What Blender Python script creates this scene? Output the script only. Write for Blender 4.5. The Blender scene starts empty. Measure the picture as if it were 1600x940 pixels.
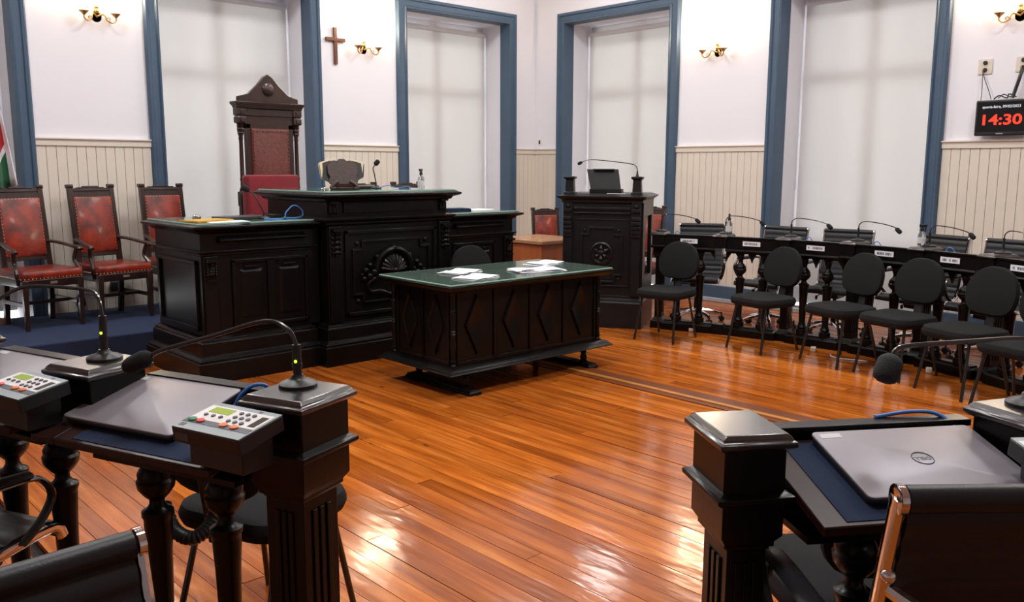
import bpy, bmesh, math, random
from mathutils import Vector, Matrix
random.seed(7)
scene = bpy.context.scene
COL = scene.collection
PI = math.pi

# ---------------------------------------------------------------- camera, world, light, exposure
F_PX, PITCH, ROLL, YAW, CAM_H = 1340.0, math.radians(8.811), math.radians(0.171), math.radians(46.911), 1.60
fw = Vector((math.cos(YAW) * math.cos(PITCH), math.sin(YAW) * math.cos(PITCH), -math.sin(PITCH)))
rt0 = Vector((math.sin(YAW), -math.cos(YAW), 0.0)); up0 = rt0.cross(fw)
rt = rt0 * math.cos(ROLL) + up0 * math.sin(ROLL); up = -rt0 * math.sin(ROLL) + up0 * math.cos(ROLL)
cam_data = bpy.data.cameras.new('camera'); cam_data.sensor_width = 36.0; cam_data.lens = F_PX / 1600.0 * 36.0
cam_data.clip_start = 0.02
cam = bpy.data.objects.new('camera', cam_data); COL.objects.link(cam)
cam.matrix_world = Matrix(((rt.x, up.x, -fw.x, 0), (rt.y, up.y, -fw.y, 0), (rt.z, up.z, -fw.z, CAM_H), (0, 0, 0, 1)))
scene.camera = cam
scene.view_settings.view_transform = 'Standard'; scene.view_settings.look = 'None'
scene.view_settings.gamma = 1.0; scene.view_settings.use_curve_mapping = False
scene.view_settings.exposure = 0.0
world = bpy.data.worlds.new('world'); scene.world = world; world.use_nodes = True
world.node_tree.nodes['Background'].inputs[0].default_value = (0.94, 0.95, 0.97, 1)
world.node_tree.nodes['Background'].inputs[1].default_value = 3.9
CEIL = 4.7
LAMP_SPOTS = [(6.9, 7.1), (4.2, 7.1), (1.5, 7.1), (6.9, 4.2), (4.2, 4.2), (1.5, 4.2), (6.9, 1.3), (4.2, 1.3), (1.5, 1.3)]
LAMP_WATTS = 46.0
LAMP_COLOR = (0.965, 0.985, 1.0)
SCONCE_WATTS = 20.0
for lx, ly in LAMP_SPOTS:
    ld = bpy.data.lights.new('ceiling_light', 'AREA'); ld.shape = 'RECTANGLE'; ld.size = 0.58; ld.size_y = 0.58
    ld.energy = LAMP_WATTS; ld.color = LAMP_COLOR
    lo = bpy.data.objects.new('ceiling_light', ld); COL.objects.link(lo); lo.location = (lx, ly, CEIL - 0.10)

# ---------------------------------------------------------------- mesh helpers
class MB:
    def __init__(self, M=None):
        self.v = []; self.f = []; self.M = M or Matrix.Identity(4)
    def add(self, vs, fs, M=None):
        o = len(self.v); T = self.M @ M if M is not None else self.M
        self.v += [tuple(T @ Vector(p)) for p in vs]; self.f += [tuple(i + o for i in q) for q in fs]
        return self
    def box(self, x0, x1, y0, y1, z0, z1, M=None):
        vs = [(x0, y0, z0), (x1, y0, z0), (x1, y1, z0), (x0, y1, z0), (x0, y0, z1), (x1, y0, z1), (x1, y1, z1), (x0, y1, z1)]
        return self.add(vs, [(0, 3, 2, 1), (4, 5, 6, 7), (0, 1, 5, 4), (1, 2, 6, 5), (2, 3, 7, 6), (3, 0, 4, 7)], M)
    def loft(self, loops, cap0=True, cap1=True, closed=True, M=None):
        n = len(loops[0]); vs = [p for l in loops for p in l]; fs = []
        for k in range(len(loops) - 1):
            for i in range(n if closed else n - 1):
                j = (i + 1) % n
                fs.append((k * n + i, k * n + j, (k + 1) * n + j, (k + 1) * n + i))
        if cap0: fs.append(tuple(reversed(range(n))))
        if cap1: fs.append(tuple(range((len(loops) - 1) * n, len(loops) * n)))
        return self.add(vs, fs, M)
    def ring(self, x0, x1, y0, y1, prof, M=None):
        return self.loft([[(x0 - o, y0 - o, z), (x1 + o, y0 - o, z), (x1 + o, y1 + o, z), (x0 - o, y1 + o, z)] for o, z in prof], M=M)
    def lathe(self, prof, n=16, M=None, c=(0, 0, 0)):
        return self.loft([[(c[0] + max(r, 1e-4) * math.cos(2 * PI * i / n), c[1] + max(r, 1e-4) * math.sin(2 * PI * i / n), c[2] + z) for i in range(n)] for r, z in prof], M=M)
    def cyl(self, p, q, r, n=12, r2=None):
        return self.tube([p, q], [r, r if r2 is None else r2], n)
    def tube(self, pts, r, n=8, flat=None):
        pts = [Vector(p) for p in pts]; m = len(pts)
        rs = r if isinstance(r, (list, tuple)) else [r] * m
        t0 = (pts[1] - pts[0]).normalized()
        a = Vector((0, 0, 1)) if abs(t0.z) < 0.95 else Vector((1, 0, 0))
        u = t0.cross(a).normalized(); loops = []
        for k in range(m):
            t = (pts[min(k + 1, m - 1)] - pts[max(k - 1, 0)]).normalized()
            u = (u - t * u.dot(t)).normalized(); w = t.cross(u)
            fa = flat or (1, 1)
            loops.append([pts[k] + (u * math.cos(2 * PI * i / n) * fa[0] + w * math.sin(2 * PI * i / n) * fa[1]) * rs[k] for i in range(n)])
        return self.loft(loops)
    def prism(self, poly, z0, z1, M=None):
        n = len(poly)
        return self.loft([[(x, y, z0) for x, y in poly], [(x, y, z1) for x, y in poly]], M=M)
    def ball(self, c, r, n=12, sz=None):
        m = max(5, n // 2); sz = sz or (1, 1, 1)
        return self.loft([[(c[0] + sz[0] * r * math.sin(PI * max(k, .02) / m if k < m else PI * (m - .02) / m) * math.cos(2 * PI * i / n), c[1] + sz[1] * r * math.sin(PI * max(k, .02) / m if k < m else PI * (m - .02) / m) * math.sin(2 * PI * i / n), c[2] - sz[2] * r * math.cos(PI * k / m)) for i in range(n)] for k in range(m + 1)])
    def pad(self, w, d, h, r, rr=0.03, n=5, M=None, taper=0.0):
        # soft slab: rounded outline in xy, rounded edges in z, origin at centre of its bottom
        loops = []
        for s, z in ((rr, 0), (rr * .3, rr * .3), (0, rr), (0, h - rr), (rr * .3, h - rr * .3), (rr, h)):
            l = []
            a, b = w / 2 - s, d / 2 - s; q = max(r - s, 0.005)
            for cx, cy, a0 in ((a - q, b - q, 0), (-a + q, b - q, PI / 2), (-a + q, -b + q, PI), (a - q, -b + q, 1.5 * PI)):
                for k in range(n + 1):
                    t = a0 + k / n * PI / 2
                    x, y = cx + q * math.cos(t), cy + q * math.sin(t)
                    l.append((x * (1 + taper * y / d), y, z))
            loops.append(l)
        return self.loft(loops, M=M)

def curve(pts, n=6):
    pts = [Vector(p) for p in pts]; out = []
    for i in range(len(pts) - 1):
        p0 = pts[max(i - 1, 0)]; p1 = pts[i]; p2 = pts[i + 1]; p3 = pts[min(i + 2, len(pts) - 1)]
        for k in range(n):
            t = k / n
            out.append(0.5 * ((2 * p1) + (p2 - p0) * t + (2 * p0 - 5 * p1 + 4 * p2 - p3) * t * t + (3 * p1 - p0 - 3 * p2 + p3) * t ** 3))
    out.append(pts[-1]); return out

def TR(x=0, y=0, z=0, rx=0, ry=0, rz=0):
    return Matrix.Translation((x, y, z)) @ Matrix.Rotation(rz, 4, 'Z') @ Matrix.Rotation(ry, 4, 'Y') @ Matrix.Rotation(rx, 4, 'X')

def obj(name, mb, mat, parent=None, bevel=0.0, smooth=True, loc=None, rot=None):
    me = bpy.data.meshes.new(name); me.from_pydata(mb.v, [], mb.f)
    bm = bmesh.new(); bm.from_mesh(me); bmesh.ops.recalc_face_normals(bm, faces=bm.faces); bm.to_mesh(me); bm.free()
    if smooth:
        me.polygons.foreach_set('use_smooth', [True] * len(me.polygons)); me.set_sharp_from_angle(angle=0.7)
    me.materials.append(mat)
    o = bpy.data.objects.new(name, me); COL.objects.link(o)
    if parent: o.parent = parent
    if loc: o.location = loc
    if rot: o.rotation_euler = rot
    if bevel:
        b = o.modifiers.new('bevel', 'BEVEL'); b.width = bevel; b.segments = 2; b.limit_method = 'ANGLE'; b.angle_limit = 0.7
    return o

def tag(o, label, cat, group=None, kind=None):
    if label: o['label'] = label
    if cat: o['category'] = cat
    if group: o['group'] = group
    if kind: o['kind'] = kind
    return o

def thing(name, label, cat, loc=(0, 0, 0), rz=0.0, group=None):
    o = bpy.data.objects.new(name, None); COL.objects.link(o); o.empty_display_size = 0.1
    o.location = loc; o.rotation_euler = (0, 0, rz)
    return tag(o, label, cat, group)

def struct(name, mb, mat, parent=None, bevel=0.0, label=None):
    o = obj(name, mb, mat, parent, bevel)
    if not parent: o['kind'] = 'structure'
    if label: o['label'] = label
    return o

def copy_tree(root, loc, rz, label=None):
    r = root.copy(); COL.objects.link(r); r.location = loc; r.rotation_euler = (0, 0, rz)
    if label: r['label'] = label
    for ch in list(root.children):
        c = ch.copy(); COL.objects.link(c); c.parent = r
        for g in list(ch.children):
            d = g.copy(); COL.objects.link(d); d.parent = c
    return r

def facing(dx, dy):            # local -Y looks along (dx, dy)
    return math.atan2(dy, dx) + PI / 2

def text_mesh(name, s, size, mat, parent, M, extrude=0.0006, align='CENTER', bold=0.0):
    cu = bpy.data.curves.new(name, 'FONT'); cu.body = s; cu.size = size; cu.align_x = align; cu.align_y = 'CENTER'; cu.extrude = extrude; cu.offset = bold
    cu.resolution_u = 3
    t = bpy.data.objects.new(name, cu); COL.objects.link(t)
    dg = bpy.context.evaluated_depsgraph_get()
    me = bpy.data.meshes.new_from_object(t.evaluated_get(dg)); bpy.data.objects.remove(t); bpy.data.curves.remove(cu)
    me.transform(M); me.materials.clear(); me.materials.append(mat); me.name = name
    o = bpy.data.objects.new(name, me); COL.objects.link(o); o.parent = parent
    return o

# ---------------------------------------------------------------- materials
def srgb(r, g, b):
    f = lambda c: (c / 255 / 12.92) if c / 255 <= 0.04045 else ((c / 255 + 0.055) / 1.055) ** 2.4
    return (f(r), f(g), f(b), 1.0)

def mat(name, col, rough=0.5, metal=0.0, var=0.0, scale=8.0, bump=0.0, bscale=60.0, coat=0.0, emit=None, estr=0.0, trans=0.0, stretch=(1, 1, 1), spec=0.5, sheen=0.0, col2=None, ior=1.5):
    m = bpy.data.materials.new(name); m.use_nodes = True; nt = m.node_tree; b = nt.nodes['Principled BSDF']
    b.inputs['Base Color'].default_value = col; b.inputs['Roughness'].default_value = rough; b.inputs['Metallic'].default_value = metal
    b.inputs['Coat Weight'].default_value = coat; b.inputs['Coat Roughness'].default_value = 0.12; b.inputs['Specular IOR Level'].default_value = spec
    b.inputs['Transmission Weight'].default_value = trans; b.inputs['Sheen Weight'].default_value = sheen; b.inputs['IOR'].default_value = ior
    if emit: b.inputs['Emission Color'].default_value = emit; b.inputs['Emission Strength'].default_value = estr
    if var or bump:
        tc = nt.nodes.new('ShaderNodeTexCoord'); mp = nt.nodes.new('ShaderNodeMapping'); nt.links.new(tc.outputs['Object'], mp.inputs[0])
        mp.inputs['Scale'].default_value = stretch
    if var:
        nz = nt.nodes.new('ShaderNodeTexNoise'); nz.inputs['Scale'].default_value = scale; nz.inputs['Detail'].default_value = 5
        nt.links.new(mp.outputs[0], nz.inputs['Vector'])
        mx = nt.nodes.new('ShaderNodeMix'); mx.data_type = 'RGBA'
        c2 = col2 or tuple(min(1, c * (1 + var)) for c in col[:3]) + (1,)
        mx.inputs[6].default_value = col if col2 else tuple(c * (1 - var) for c in col[:3]) + (1,); mx.inputs[7].default_value = c2
        rp = nt.nodes.new('ShaderNodeMapRange'); rp.inputs[1].default_value = 0.3; rp.inputs[2].default_value = 0.7
        nt.links.new(nz.outputs['Fac'], rp.inputs[0]); nt.links.new(rp.outputs[0], mx.inputs[0]); nt.links.new(mx.outputs[2], b.inputs['Base Color'])
    if bump:
        n2 = nt.nodes.new('ShaderNodeTexNoise'); n2.inputs['Scale'].default_value = bscale; n2.inputs['Detail'].default_value = 3
        nt.links.new(mp.outputs[0], n2.inputs['Vector'])
        bp = nt.nodes.new('ShaderNodeBump'); bp.inputs['Strength'].default_value = bump; bp.inputs['Distance'].default_value = 0.01
        nt.links.new(n2.outputs['Fac'], bp.inputs['Height']); nt.links.new(bp.outputs[0], b.inputs['Normal'])
    return m

def plank_mat():
    m = bpy.data.materials.new('varnished_plank'); m.use_nodes = True; nt = m.node_tree; b = nt.nodes['Principled BSDF']; L = nt.links.new; N = nt.nodes.new
    tc = N('ShaderNodeTexCoord'); oi = N('ShaderNodeObjectInfo')
    ad = N('ShaderNodeVectorMath'); ad.operation = 'ADD'
    sc = N('ShaderNodeVectorMath'); sc.operation = 'SCALE'; sc.inputs[0].default_value = (31, 57, 13); L(oi.outputs['Random'], sc.inputs['Scale'])
    L(tc.outputs['Object'], ad.inputs[0]); L(sc.outputs[0], ad.inputs[1])
    mp = N('ShaderNodeMapping'); mp.inputs['Scale'].default_value = (22, 1.3, 8); L(ad.outputs[0], mp.inputs[0])
    nz = N('ShaderNodeTexNoise'); nz.inputs['Scale'].default_value = 1.0; nz.inputs['Detail'].default_value = 6; nz.inputs['Roughness'].default_value = 0.6; L(mp.outputs[0], nz.inputs['Vector'])
    rp = N('ShaderNodeValToRGB'); e = rp.color_ramp.elements
    e[0].position = 0.25; e[0].color = srgb(140, 68, 21); e[1].position = 0.75; e[1].color = srgb(218, 136, 60)
    e2 = rp.color_ramp.elements.new(0.5); e2.color = srgb(184, 99, 33)
    L(nz.outputs['Fac'], rp.inputs[0])
    # plank to plank colour
    rr = N('ShaderNodeValToRGB'); rr.color_ramp.elements[0].color = (0.74, 0.66, 0.60, 1); rr.color_ramp.elements[1].color = (1.16, 1.14, 1.05, 1); L(oi.outputs['Random'], rr.inputs[0])
    mu = N('ShaderNodeMix'); mu.data_type = 'RGBA'; mu.blend_type = 'MULTIPLY'; mu.inputs[0].default_value = 1.0; mu.clamp_result = False
    L(rp.outputs[0], mu.inputs[6]); L(rr.outputs[0], mu.inputs[7])
    # broad blotches
    m3 = N('ShaderNodeMapping'); m3.inputs['Scale'].default_value = (5, 1.6, 4); L(ad.outputs[0], m3.inputs[0])
    n3 = N('ShaderNodeTexNoise'); n3.inputs['Scale'].default_value = 1.0; n3.inputs['Detail'].default_value = 3; L(m3.outputs[0], n3.inputs['Vector'])
    r3 = N('ShaderNodeMapRange'); r3.inputs[1].default_value = 0.35; r3.inputs[2].default_value = 0.7; r3.inputs[3].default_value = 0.78; r3.inputs[4].default_value = 1.12; L(n3.outputs['Fac'], r3.inputs[0])
    mb_ = N('ShaderNodeMix'); mb_.data_type = 'RGBA'; mb_.blend_type = 'MULTIPLY'; mb_.inputs[0].default_value = 1.0; L(mu.outputs[2], mb_.inputs[6]); L(r3.outputs[0], mb_.inputs[7])
    # knots and dark marks
    mk = N('ShaderNodeMapping'); mk.inputs['Scale'].default_value = (14, 4.0, 1); L(ad.outputs[0], mk.inputs[0])
    vk = N('ShaderNodeTexVoronoi'); vk.inputs['Scale'].default_value = 0.42; vk.inputs['Randomness'].default_value = 1.0; L(mk.outputs[0], vk.inputs['Vector'])
    rk = N('ShaderNodeMapRange'); rk.inputs[1].default_value = 0.02; rk.inputs[2].default_value = 0.085; rk.inputs[3].default_value = 0.62; rk.inputs[4].default_value = 0.0; L(vk.outputs['Distance'], rk.inputs[0])
    mk2 = N('ShaderNodeMix'); mk2.data_type = 'RGBA'; mk2.inputs[7].default_value = srgb(52, 24, 12); L(rk.outputs[0], mk2.inputs[0]); L(mb_.outputs[2], mk2.inputs[6])
    L(mk2.outputs[2], b.inputs['Base Color'])
    rr2 = N('ShaderNodeMapRange'); rr2.inputs[3].default_value = 0.06; rr2.inputs[4].default_value = 0.19; L(n3.outputs['Fac'], rr2.inputs[0])
    L(rr2.outputs[0], b.inputs['Roughness']); b.inputs['Specular IOR Level'].default_value = 0.5
    mb2 = N('ShaderNodeMapping'); mb2.inputs['Scale'].default_value = (9, 3, 1); L(ad.outputs[0], mb2.inputs[0])
    nb = N('ShaderNodeTexNoise'); nb.inputs['Scale'].default_value = 1.4; nb.inputs['Detail'].default_value = 2; L(mb2.outputs[0], nb.inputs['Vector'])
    bp = N('ShaderNodeBump'); bp.inputs['Strength'].default_value = 0.24; bp.inputs['Distance'].default_value = 0.01; L(nb.outputs['Fac'], bp.inputs['Height']); L(bp.outputs[0], b.inputs['Normal'])
    return m

def leather_mat():
    m = mat('red_leather', srgb(74, 17, 10), 0.34, var=0.5, scale=9, col2=srgb(152, 42, 14), bump=0.15, bscale=160, coat=0.2)
    return m

M = {}
M['wall'] = mat('painted_plaster', srgb(232, 230, 236), 0.85, bump=0.04, bscale=35)
M['ceil'] = mat('ceiling_paint', srgb(236, 236, 236), 0.9)
M['board'] = mat('cream_board_paint', srgb(222, 212, 198), 0.5, var=0.03, scale=3)
M['blue'] = mat('blue_grey_paint', srgb(66, 88, 110), 0.5, var=0.06, scale=5, bump=0.03)
M['white'] = mat('white_paint', srgb(226, 227, 232), 0.6)
def blind_mat():
    m = mat('roller_blind_fabric', srgb(226, 221, 219), 0.9); nt = m.node_tree; b = nt.nodes['Principled BSDF']
    tl = nt.nodes.new('ShaderNodeBsdfTranslucent'); tl.inputs[0].default_value = (0.78, 0.80, 0.79, 1)
    mx = nt.nodes.new('ShaderNodeMixShader'); mx.inputs[0].default_value = 0.32
    out = nt.nodes['Material Output']; nt.links.new(b.outputs[0], mx.inputs[1]); nt.links.new(tl.outputs[0], mx.inputs[2]); nt.links.new(mx.outputs[0], out.inputs[0])
    return m
M['blind'] = blind_mat()
M['stone'] = mat('grey_stone', srgb(168, 172, 176), 0.5, var=0.1, scale=12)
M['carpet'] = mat('navy_carpet', srgb(27, 42, 72), 0.95, var=0.12, scale=60, bump=0.3, bscale=300)
M['plank'] = plank_mat()
M['under'] = mat('dark_underfloor', srgb(34, 18, 10), 0.9)
M['nosing'] = mat('pale_wood_strip', srgb(186, 124, 58), 0.3, var=0.1, scale=4)
M['darkstrip'] = mat('dark_wood_strip', srgb(112, 58, 26), 0.3, var=0.15, scale=4)
M['black'] = mat('black_lacquered_wood', (0.0060, 0.0050, 0.0048, 1), 0.28, var=0.25, scale=6, bump=0.05, bscale=25, stretch=(1, 1, 0.3), spec=0.22)
M['black2'] = mat('black_painted_wood', (0.010, 0.0095, 0.010, 1), 0.34, spec=0.35, var=0.2, scale=6, bump=0.05, bscale=30)
M['cap'] = mat('worn_glossy_black_wood', (0.016, 0.014, 0.014, 1), 0.28, var=0.3, scale=10, spec=0.8, coat=0.5)
M['brown'] = mat('dark_brown_wood', srgb(46, 26, 20), 0.35, var=0.3, scale=8, stretch=(3, 3, 0.5), coat=0.2)
M['desk_wood'] = mat('worn_brown_edge_wood', srgb(48, 29, 24), 0.34, spec=0.22, var=0.25, scale=14)
M['leather'] = leather_mat()
M['throne_leather'] = mat('tooled_brown_leather', srgb(90, 32, 24), 0.42, var=0.35, scale=30, bump=0.35, bscale=70)
M['velvet'] = mat('red_velvet', srgb(116, 16, 28), 0.9, var=0.1, scale=40, sheen=0.15)
M['stud'] = mat('pale_brass_stud', srgb(214, 190, 160), 0.3, metal=0.8)
M['brass'] = mat('aged_brass', srgb(186, 148, 92), 0.35, metal=0.8, var=0.15, scale=20)
M['chrome'] = mat('chrome', (0.75, 0.75, 0.76, 1), 0.08, metal=1.0)
M['plastic'] = mat('black_plastic', (0.012, 0.012, 0.013, 1), 0.42)
M['mesh_black'] = mat('black_foam', (0.012, 0.012, 0.014, 1), 0.95, bump=0.4, bscale=500)
M['foam'] = mat('grey_black_foam', (0.035, 0.036, 0.040, 1), 0.95, bump=0.4, bscale=400)
M['fabric'] = mat('black_woven_fabric', (0.0105, 0.0105, 0.011, 1), 0.9, var=0.2, scale=300, bump=0.2, bscale=500, spec=0.25)
M['vinyl'] = mat('black_vinyl', (0.020, 0.020, 0.023, 1), 0.40, spec=0.3, bump=0.08, bscale=250)
M['tube_black'] = mat('black_steel_tube', (0.015, 0.015, 0.015, 1), 0.25, coat=0.5)
M['glass_green'] = mat('green_glass_top', srgb(82, 100, 90), 0.07, coat=0.5, var=0.08, scale=3)
M['glass_edge'] = mat('pale_green_glass_edge', srgb(150, 190, 172), 0.12)
M['felt'] = mat('blue_felt', srgb(16, 33, 62), 0.95, var=0.15, scale=200, bump=0.2, bscale=400)
M['laptop'] = mat('silver_grey_laptop', srgb(140, 134, 140), 0.42, metal=0.25, bump=0.03, bscale=600)
M['laptop_dark'] = mat('dark_laptop_base', (0.02, 0.02, 0.023, 1), 0.4)
M['paper'] = mat('white_paper', srgb(240, 240, 246), 0.8)
M['ink'] = mat('dark_ink', srgb(48, 44, 62), 0.7)
M['oak'] = mat('orange_wood_veneer', srgb(178, 98, 50), 0.35, var=0.12, scale=5, stretch=(4, 4, 0.4))
M['oak_top'] = mat('tan_wood_top', srgb(170, 124, 88), 0.25, var=0.1, scale=4)
M['blue_cable'] = mat('blue_cable_jacket', srgb(66, 128, 206), 0.5)
M['yellow'] = mat('yellow_plastic', srgb(206, 182, 60), 0.5)
M['folder'] = mat('mustard_folder', srgb(186, 146, 52), 0.6)
M['grey_pl'] = mat('grey_plastic', srgb(150, 162, 166), 0.45)
M['white_pl'] = mat('white_plastic', srgb(232, 228, 226), 0.45)
M['cream_pl'] = mat('cream_plastic', srgb(214, 205, 190), 0.5)
M['dgrey_pl'] = mat('dark_grey_plastic', srgb(78, 82, 92), 0.5)
M['lcd'] = mat('green_lcd', srgb(150, 176, 44), 0.2, emit=srgb(150, 180, 40), estr=0.12)
M['btn_g'] = mat('green_button', srgb(40, 130, 80), 0.4); M['btn_r'] = mat('red_button', srgb(222, 62, 60), 0.4); M['btn_o'] = mat('orange_button', srgb(232, 118, 52), 0.4)
M['led'] = mat('lit_green_led', srgb(160, 220, 40), 0.3, emit=srgb(170, 230, 40), estr=3.0)
M['glass'] = mat('clear_glass', (0.9, 0.94, 0.94, 1), 0.03, trans=0.92, ior=1.3)
M['pane'] = mat('window_pane', (1, 1, 1, 1), 0.0, trans=1.0, ior=1.02)
M['label_w'] = mat('bottle_label', srgb(205, 205, 208), 0.6)
M['screen'] = mat('black_screen', (0.008, 0.008, 0.009, 1), 0.18)
M['red_lit'] = mat('lit_red_digits', srgb(230, 50, 30), 0.4, emit=srgb(255, 52, 30), estr=1.3)
M['white_lit'] = mat('lit_white_text', srgb(200, 205, 215), 0.4, emit=srgb(200, 210, 225), estr=0.5)
M['bulb'] = mat('glowing_bulb', srgb(255, 220, 170), 0.4, emit=srgb(255, 214, 160), estr=30.0)
M['shade'] = mat('glowing_frosted_shade', srgb(255, 244, 225), 0.4, emit=srgb(255, 232, 198), estr=7.0)
M['lamp_panel'] = mat('lamp_diffuser', srgb(250, 250, 250), 0.5, emit=(1, 0.985, 0.99, 1), estr=9.0)
M['lamp_panel2'] = mat('wall_lamp_diffuser', srgb(250, 250, 250), 0.5, emit=(1, 0.98, 0.97, 1), estr=26.0)
M['steel'] = mat('white_steel', srgb(225, 225, 225), 0.4)
M['cross'] = mat('crucifix_wood', srgb(104, 60, 40), 0.45, var=0.2, scale=20)
M['flag_pole'] = mat('pole_wood', srgb(90, 56, 34), 0.4)
M['bookcover'] = mat('black_book_cover', (0.008, 0.008, 0.008, 1), 0.5)
M['pages'] = mat('cream_book_pages', srgb(226, 208, 172), 0.7)
M['bible_wood'] = mat('carved_reddish_wood', srgb(54, 27, 17), 0.4, var=0.3, scale=20, bump=0.2, bscale=60)
M['red_wire'] = mat('red_wire', srgb(200, 60, 60), 0.5)

def flag_mat():
    m = bpy.data.materials.new('flag_cloth'); m.use_nodes = True; nt = m.node_tree; b = nt.nodes['Principled BSDF']; b.inputs['Roughness'].default_value = 0.7; b.inputs['Sheen Weight'].default_value = 0.2
    N = nt.nodes.new; L = nt.links.new
    uv = N('ShaderNodeUVMap'); sp = N('ShaderNodeSeparateXYZ'); L(uv.outputs[0], sp.inputs[0])
    ma = N('ShaderNodeMath'); ma.operation = 'MULTIPLY_ADD'; ma.inputs[1].default_value = -0.35; L(sp.outputs['X'], ma.inputs[0]); L(sp.outputs['Y'], ma.inputs[2]); sh = N('ShaderNodeMath'); sh.inputs[1].default_value = 0.35; L(ma.outputs[0], sh.inputs[0])
    cr = N('ShaderNodeValToRGB'); cr.color_ramp.interpolation = 'CONSTANT'; e = cr.color_ramp.elements
    e[0].position = 0.0; e[0].color = srgb(10, 92, 52); e[1].position = 0.30; e[1].color = srgb(232, 228, 232)
    a = e.new(0.345); a.color = srgb(176, 24, 30); a = e.new(0.53); a.color = srgb(230, 230, 235)
    L(sh.outputs[0], cr.inputs[0])
    gt = N('ShaderNodeMath'); gt.operation = 'GREATER_THAN'; gt.inputs[1].default_value = 0.8; L(sp.outputs['X'], gt.inputs[0])
    mx = N('ShaderNodeMix'); mx.data_type = 'RGBA'; mx.inputs[7].default_value = srgb(236, 236, 242); L(gt.outputs[0], mx.inputs[0]); L(cr.outputs[0], mx.inputs[6]); L(mx.outputs[2], b.inputs['Base Color'])
    return m
M['flag'] = flag_mat()

# ---------------------------------------------------------------- room shell
XC, YC, X0, Y0 = 8.90, 9.033, -6.0, -6.0
floor = struct('floor', MB().box(X0, XC + .6, Y0, YC + .6, -0.14, -0.026), M['under'])
PW = 0.095
plank_mesh = {}
def plank(x, y0, y1, parent):
    L = round(y1 - y0, 2)
    if L not in plank_mesh:
        o = obj('plank', MB().box(-PW / 2 + .0014, PW / 2 - .0014, 0, L - .003, -0.022, 0.0), M['plank'], parent, smooth=False)
        plank_mesh[L] = o.data
    else:
        o = bpy.data.objects.new('plank', plank_mesh[L]); COL.objects.link(o); o.parent = parent
    o.location = (x, y0, random.uniform(-.0008, .0008)); o.rotation_euler = (random.uniform(-.0004, .0004), random.uniform(-.006, .006), 0)
LENS = [2.4, 2.8, 3.2, 3.6, 4.0, 4.4]
nx = int((XC - 0.9) / PW); rest = MB()
for i in range(nx + 1):
    x = 0.9 + PW / 2 + i * PW
    if x > XC - .02: break
    y = -0.4 - random.choice([0, .6, 1.2, 1.8]) if x > 2 else 0.2
    end = 7.45 if x < 6.6 else YC
    while y < end - 0.3:
        L = random.choice(LENS)
        if end - (y + L) < 0.9: L = end - y
        if L > 4.6: L = 3.2
        plank(x, y, y + L, floor); y += L
for i in range(int((0.9 - X0) / PW)):
    x = X0 + i * PW; rest.box(x + .001, x + PW - .001, Y0, 2.5, -.022, 0).box(x + .001, x + PW - .001, 2.503, 7.45, -.022, 0)
for i in range(int((XC - 0.9) / PW)):
    x = 0.9 + i * PW; rest.box(x + .001, x + PW - .001, Y0, -2.25 if x > 2 else 0.2, -.022, -.001)
ro = obj('plank_field', rest, M['plank'], floor, smooth=False); ro['kind'] = 'stuff'
obj('floor_seam_strip', MB().box(4.915, 4.955, -2.2, 6.0, 0.0, 0.014), M['nosing'], floor, bevel=.004, loc=(0, 0, 0))
obj('floor_seam_border', MB().box(4.957, 5.08, -2.2, 5.9, 0.0, 0.012).box(4.845, 4.898, -2.2, 5.9, 0.0, 0.006), M['darkstrip'], floor)

WIN_L = [(0.30, 2.31), (3.38, 5.38), (6.46, 8.49)]
WIN_R = [(6.515, 8.573), (3.35, 5.28), (0.20, 2.13)]
FT, FI, TW, DEPTH = 3.70, 3.56, 0.14, 0.60
def wall_mesh(lo, hi, wins):
    mb = MB(); c = lo
    for a, b in sorted(wins):
        a2, b2 = a + TW - .004, b - TW + .004
        mb.box(c, a2, 0, DEPTH, 0, CEIL); mb.box(a2, b2, 0, DEPTH, FI + .004, CEIL); c = b2
    mb.box(c, hi, 0, DEPTH, 0, CEIL)
    return mb
MLW = TR(0, YC, 0)                                   # local x -> +X, local y -> into the wall
MRW = Matrix(((0, 1, 0, XC), (1, 0, 0, 0), (0, 0, 1, 0), (0, 0, 0, 1)))   # local x -> world Y, local y -> world X
def placed(mb_fn, W):
    mb = MB(W); mb_fn(mb); return mb
wl = wall_mesh(X0, XC + DEPTH, WIN_L); wl.v = [tuple(MLW @ Vector(p)) for p in wl.v]
wr = wall_mesh(Y0, YC, WIN_R); wr.v = [tuple(MRW @ Vector(p)) for p in wr.v]
wall_left = struct('wall_left', wl, M['wall']); wall_right = struct('wall_right', wr, M['wall'])
struct('wall_back', MB().box(X0, XC + .6, Y0 - .2, Y0, 0, CEIL), M['wall'])
struct('wall_near', MB().box(X0 - .2, X0, Y0, YC + .6, 0, CEIL), M['wall'])
ceiling = struct('ceiling', MB().box(X0, XC + .6, Y0, YC + .6, CEIL, CEIL + .1), M['ceil'])

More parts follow.
